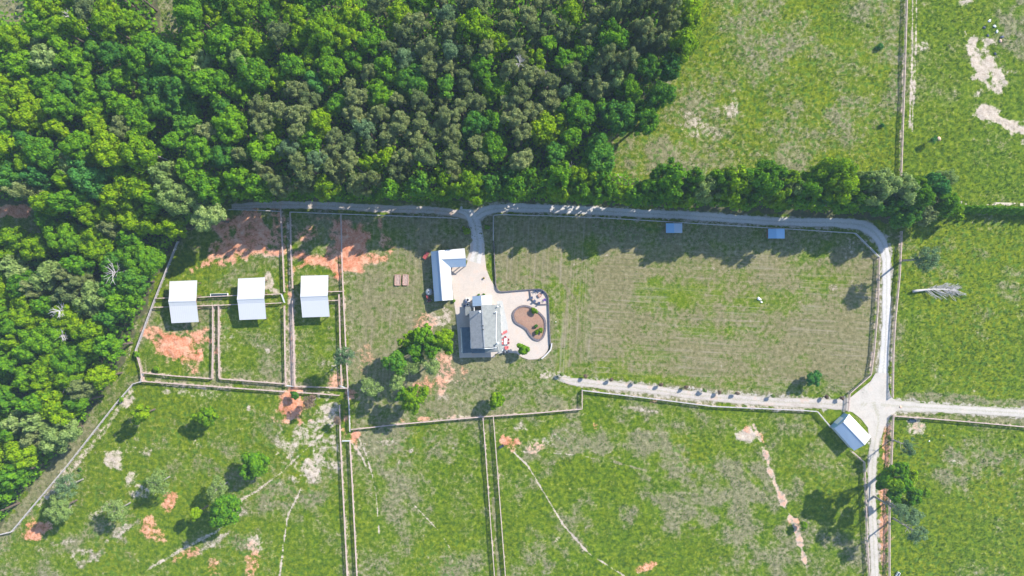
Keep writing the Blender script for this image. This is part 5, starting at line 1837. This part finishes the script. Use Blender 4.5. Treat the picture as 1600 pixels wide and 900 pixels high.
def in_poly(x, y, pts):
    r = False
    n = len(pts)
    for i in range(n):
        (ax, ay), (bx, by) = pts[i], pts[(i + 1) % n]
        if (ay > y) != (by > y) and x < (bx - ax) * (y - ay) / (by - ay) + ax:
            r = not r
    return r


frng = random.Random(4242)
placed = []
cells = {}
CS = 30


def fits(x, y, r, k=.80):
    ci, cj = int(x // CS), int(y // CS)
    for i in range(ci - 2, ci + 3):
        for j in range(cj - 2, cj + 3):
            for (a, b_, c) in cells.get((i, j), ()):
                if (a - x) ** 2 + (b_ - y) ** 2 < ((r + c) * k) ** 2:
                    return False
    return True


def put(x, y, r, info):
    cells.setdefault((int(x // CS), int(y // CS)), []).append((x, y, r))
    placed.append((x, y, r, info))


cells.setdefault((10, 11), []).append((323, 339, 25))
for rmax, rmin, tries in ((27, 20, 520), (19, 14.5, 4500), (13.5, 10.5, 6000)):
    for _ in range(tries):
        x, y = frng.uniform(-28, 1085), frng.uniform(-28, 832)
        if not in_poly(x, y, CROWN_ZONE) or any(in_poly(x, y, h_) for h_ in HOLES):
            continue
        pine = in_poly(x, y, PINE_ZONE) and frng.random() < .86 or (not in_poly(x, y, PINE_ZONE) and frng.random() < .07)
        r = frng.uniform(rmin, rmax)
        if pine:
            if rmin > 15:
                continue
            r = min(r, 17)
        elif rmin < 12 and frng.random() < .8:
            continue
        if fits(x, y, r):
            put(x, y, r, 'pine' if pine else 'broad')

BANDS = [(110, 'above the left edge clearing'), (200, 'left of the shed paddocks'), (300, 'above the leftmost white shed'), (380, 'above the red clay bank'), (440, 'above the middle white shed'), (530, 'above the right white shed'), (600, 'above the red clay mound'),
         (670, 'above the two raised beds'), (730, 'above the barn'), (800, 'above the driveway fork'), (870, 'above the fire pit corner'), (960, 'above the mown paddock corner'), (2000, 'at the right end of the woods')]
ROWS = [(400, 'left of the red clay bank'), (470, 'by the leftmost white shed'), (540, 'left of the red clay paddock'), (600, 'left of the alley corner'), (680, 'by the round bright tree'), (760, 'left of the blue grey tree'), (2000, 'at the lower woods corner')]
buck = {}
for (x, y, r, k) in placed:
    if y < 325:
        b_ = next(n for lim, n in BANDS if x < lim)
        buck.setdefault(('u', b_), []).append((y, x, r, k))
    else:
        b_ = next(n for lim, n in ROWS if y < lim)
        buck.setdefault(('l', b_), []).append((x, y, r, k))
ORD2 = ords + ['twenty ' + o for o in ords[:9]] + ['thirtieth'] + ['thirty ' + o for o in ords[:9]] + ['fortieth'] + ['forty ' + o for o in ords[:9]] + ['fiftieth'] + ['fifty ' + o for o in ords[:9]]
FW = {'bright': 'yellow green', 'green': 'mid green', 'deep': 'deep green', 'emerald': 'emerald green', 'pale': 'pale sage', 'pine': 'grey green', 'pine_dark': 'dark grey', 'bluish': 'blue grey'}
ntree = 0
for (side, where), lst in buck.items():
    lst.sort(reverse=True)
    for i, it in enumerate(lst):
        if side == 'u':
            y, x, r, k = it
        else:
            x, y, r, k = it
        o = ORD2[min(i, len(ORD2) - 1)]
        edge = y > 262 or (side == 'l' and i < 2) or (x > 940)
        if k == 'pine':
            fo = frng.choices(['pine', 'pine_dark', 'bluish'], [6, 3, 1])[0]
            h = frng.uniform(15.5, 19.5) + (2 if y > 180 else 0)
        else:
            if x < 130 and 60 < y < 320:
                wts = [3, 5.5, 2.2, .5, 1.6]
            elif x > 780:
                wts = [2.4, 6, 3.0, .8, .7]
            elif y > 290 and x < 330:
                wts = [6.0, 4, .8, .2, .6]
            else:
                wts = [4.0, 5.5, 2, .5, .9]
            cl = math.sin(x / 62 + 1.3 * math.sin(y / 55)) + math.sin(y / 48 + math.sin(x / 80) + 1)
            wts = [wts[0] * math.exp(.9 * cl), wts[1] * 1.6, wts[2] * math.exp(-.9 * cl), wts[3], wts[4]]
            fo = frng.choices(['bright', 'green', 'deep', 'emerald', 'pale'], wts)[0]
            h = frng.uniform(14.0, 18.5) + (2 if y > 200 else 0)
        if side == 'l':
            h -= 2.5
        sz = 'small' if r < 14 else 'large' if r > 21 else 'medium'
        if side == 'u':
            lab = f"{sz} {FW[fo]} {'pine' if k == 'pine' else 'tree'} {where}, {o} from the lane"
        else:
            lab = f"{sz} {FW[fo]} {'pine' if k == 'pine' else 'tree'} {where}, {o} from the pasture"
        ntree += 1
        strt = frng.uniform(1.0, 1.3)
        if edge:
            Ht = frng.uniform(21.5, 25.5) if side == 'u' else frng.uniform(16, 19)
            h = Ht * .66
            strt = max(1.0, Ht * .32 / (.85 * r * .23))
        tree(x, y, r * (1.3 if edge else 1.2), h, k if k == 'pine' else 'broad', fo, lab, 'pine tree' if k == 'pine' else 'tree', 'pines in the woods' if k == 'pine' else 'leafy trees in the woods', 'pine_tree' if k == 'pine' else 'tree', False, strt)
print('forest trees', ntree)


# bleached snags among the crowns
def snag(x, y, h, label, seed, spread_=2.6):
    c = P(x, y, h)
    root = thing('dead_tree', label, 'dead tree', (c.x, c.y, 0), seed, 'bare dead trees in the woods')
    r = random.Random(seed)
    m = MB()
    m.tube([(0, 0, -.3), (0, 0, h * .5), (0, 0, h)], [.28, .2, .1], 7)
    m.build('trunk', M['dead'], root)
    m = MB()
    for k in range(13):
        a = r.uniform(0, 6.28)
        z = h - r.uniform(0, 2.6)
        L = r.uniform(.5, 1) * spread_
        p0 = Vector((0, 0, z))
        p1 = p0 + Vector((math.cos(a) * L * .6, math.sin(a) * L * .6, .7))
        p2 = p1 + Vector((math.cos(a + .4) * L * .5, math.sin(a + .4) * L * .5, .5))
        p3 = p1 + Vector((math.cos(a - .5) * L * .4, math.sin(a - .5) * L * .4, .4))
        m.tube([p0, p1, p2], [.11, .07, .03], 5)
        m.tube([p1, p3], [.06, .025], 4)
    m.build('branches', M['dead'], root, stuff=True)


for i, (x, y, h, lab, s) in enumerate([(176, 425, 15, 'large white dead tree crown left of the leftmost white shed', 4.0), (92, 486, 16.5, 'thin white dead tree in the middle of the left woods', 3), (104, 604, 12, 'forked white dead tree in the lower left woods', 3),
                                       (84, 628, 11, 'white dead tree below the forked one in the lower left woods', 3.4), (98, 640, 10.5, 'white dead tree nearest the grass strip in the lower left woods', 2.6), (228, 237, 18, 'grey dead tree deep in the upper left woods', 2.6),
                                       (812, 98, 19, 'white dead tree among the pines near the top centre', 2.4), (853, 122, 18.5, 'pale dead tree right of centre among the pines', 2.4), (498, 245, 18, 'small pink grey dead tree among the pines above the right white shed', 2.2),
                                       (890, 265, 17, 'pale twiggy tree at the lower right of the woods', 3), (105, 25, 18, 'grey dead tree near the top left corner', 2.2), (95, 525, 14, 'thin leaning dead tree above the sage trees in the left woods', 2.4)]):
    snag(x, y, h, lab, i + 3, s)


# understory: shrub layer that closes the wood edges
def scatter_leaves(name, pts_w, mat, size, seed, label):
    rng = np.random.default_rng(seed)
    p = np.array(pts_w)
    nn = unit(rng.standard_normal((len(p), 3)) + np.array([0, 0, .8]))
    vs = leaf_quads(p, nn, size, rng)
    me_ = np_mesh(name, vs, np.arange(len(p) * 4).reshape(-1, 4), mat)
    o = bpy.data.objects.new(name, me_)
    COL.objects.link(o)
    tag(o, label, 'undergrowth', kind='stuff')


und = []
ur = random.Random(8)
while len(und) < 80000:
    x, y = ur.uniform(-60, 1090), ur.uniform(-60, 840)
    if in_poly(x, y, FOREST) and not in_poly(x, y, [(-60, 312), (76, 316), (76, 366), (-60, 370)]) and not in_poly(x, y, [(228, -60), (300, -60), (290, 20), (272, 60), (254, 58)]) and not in_poly(x, y, [(-60, -60), (40, -60), (50, 30), (-60, 36)]):
        cx, cy = x + ur.gauss(0, 1), y + ur.gauss(0, 1)
        p = P(cx, cy)
        hump = .5 + .5 * math.sin(p.x * .9 + 2 * math.sin(p.y * .5)) * math.sin(p.y * .8 + 1.3)
        und.append((p.x, p.y, .2 + ur.random() ** .6 * (2.0 + 6.5 * hump)))
scatter_leaves('undergrowth', und, F['green'], .5, 3, 'dark green undergrowth below the trees of the woods')
und = []
while len(und) < 9000:
    x = ur.uniform(350, 1480)
    y0 = 306 if x < 1000 else 306 + (x - 1000) * .06
    y = y0 + ur.gauss(0, 4) + 3.5 * math.sin(x * .11) + 2 * math.sin(x * .05)
    if x > 700 and x < 735 and y > 312:
        continue
    p = P(x, min(y, y0 + 9))
    und.append((p.x, p.y, ur.random() * (3.2 + 2.2 * math.sin(x * .17))))
scatter_leaves('undergrowth', und, F['green'], .34, 5, 'leafy shrub fringe between the woods and the lane')


# grass tufts of the rough pastures
def tufts():
    rng = np.random.default_rng(77)
    N = 150000
    x = rng.uniform(-20, 1620, N)
    y = rng.uniform(-20, 920, N)
    i = np.clip(np.searchsorted(gx, x), 0, NX - 1)
    j = np.clip(np.searchsorted(gy, y), 0, NY - 1)
    g = lambda k: Lr[k][j, i]
    dens = np.clip(1.15 - g('dry') * 1.1 + .18 * n16[j, i] + .12 * n8[j, i], 0, 1)
    dens *= (g('flat') < .1) * (g('dark') < .3) * (g('clay') < .35) * (g('sand') < .35) * (g('verge') < .3)
    dens *= np.where((g('sh') > .2) | (g('sv') > .2), .12, 1.0)
    keep = rng.random(N) < dens
    x, y, z = x[keep], y[keep], Z[j, i][keep]
    n = len(x)
    c = np.stack([(x - 800) * .2, (450 - y) * .2, z], -1)
    a = rng.uniform(0, 6.283, n)
    s = rng.uniform(.12, .30, n)
    h = rng.uniform(.12, .34, n)
    V = []
    for k in range(3):
        t_ = a + k * 2.094
        d = np.stack([np.cos(t_), np.sin(t_), 0 * t_], -1)
        e = np.stack([-np.sin(t_), np.cos(t_), 0 * t_], -1)
        V += [c - e * s[:, None] * .5, c + e * s[:, None] * .5, c + d * s[:, None] + np.array([0, 0, 1]) * h[:, None]]
    V = np.stack(V, 1).reshape(-1, 3)
    me_ = bpy.data.meshes.new('grass_tufts')
    me_.vertices.add(len(V))
    me_.vertices.foreach_set("co", V.astype(np.float32).ravel())
    nf = n * 3
    me_.loops.add(nf * 3)
    me_.loops.foreach_set("vertex_index", np.arange(nf * 3, dtype=np.int32))
    me_.polygons.add(nf)
    me_.polygons.foreach_set("loop_start", (np.arange(nf) * 3).astype(np.int32))
    me_.update(calc_edges=True)
    me_.materials.append(foliage('tuft_grass', (0.035, 0.09, 0.010), (0.075, 0.15, 0.012), (0.13, 0.205, 0.022), .3))
    o = bpy.data.objects.new('grass_tufts', me_)
    COL.objects.link(o)
    tag(o, 'tufts of rough green grass over the pastures', 'grass', kind='stuff')
    print('tufts', n)


tufts()

# ------------------------------------------------------------------ thin summer haze between the ground and the camera
mz = bpy.data.materials.new('pale_haze')
mz.use_nodes = True
mz.node_tree.nodes.clear()
pv = mz.node_tree.nodes.new('ShaderNodeVolumePrincipled')
pv.inputs['Color'].default_value = (0.60, 0.82, 1.0, 1)
pv.inputs['Density'].default_value = 0.00014
pv.inputs['Anisotropy'].default_value = 0.0
mo = mz.node_tree.nodes.new('ShaderNodeOutputMaterial')
mz.node_tree.links.new(pv.outputs[0], mo.inputs['Volume'])
ext = max(abs(float(v)) for v in (verts[:, 0].min(), verts[:, 0].max(), verts[:, 1].min(), verts[:, 1].max())) + 200
b = MB()
b.box(0, 0, -1.5, 2 * ext, 2 * ext, ALT + 4)
hz = b.build('haze', mz)
tag(hz, 'thin pale summer haze over the farm', kind='stuff')
print('objects', len(bpy.data.objects))
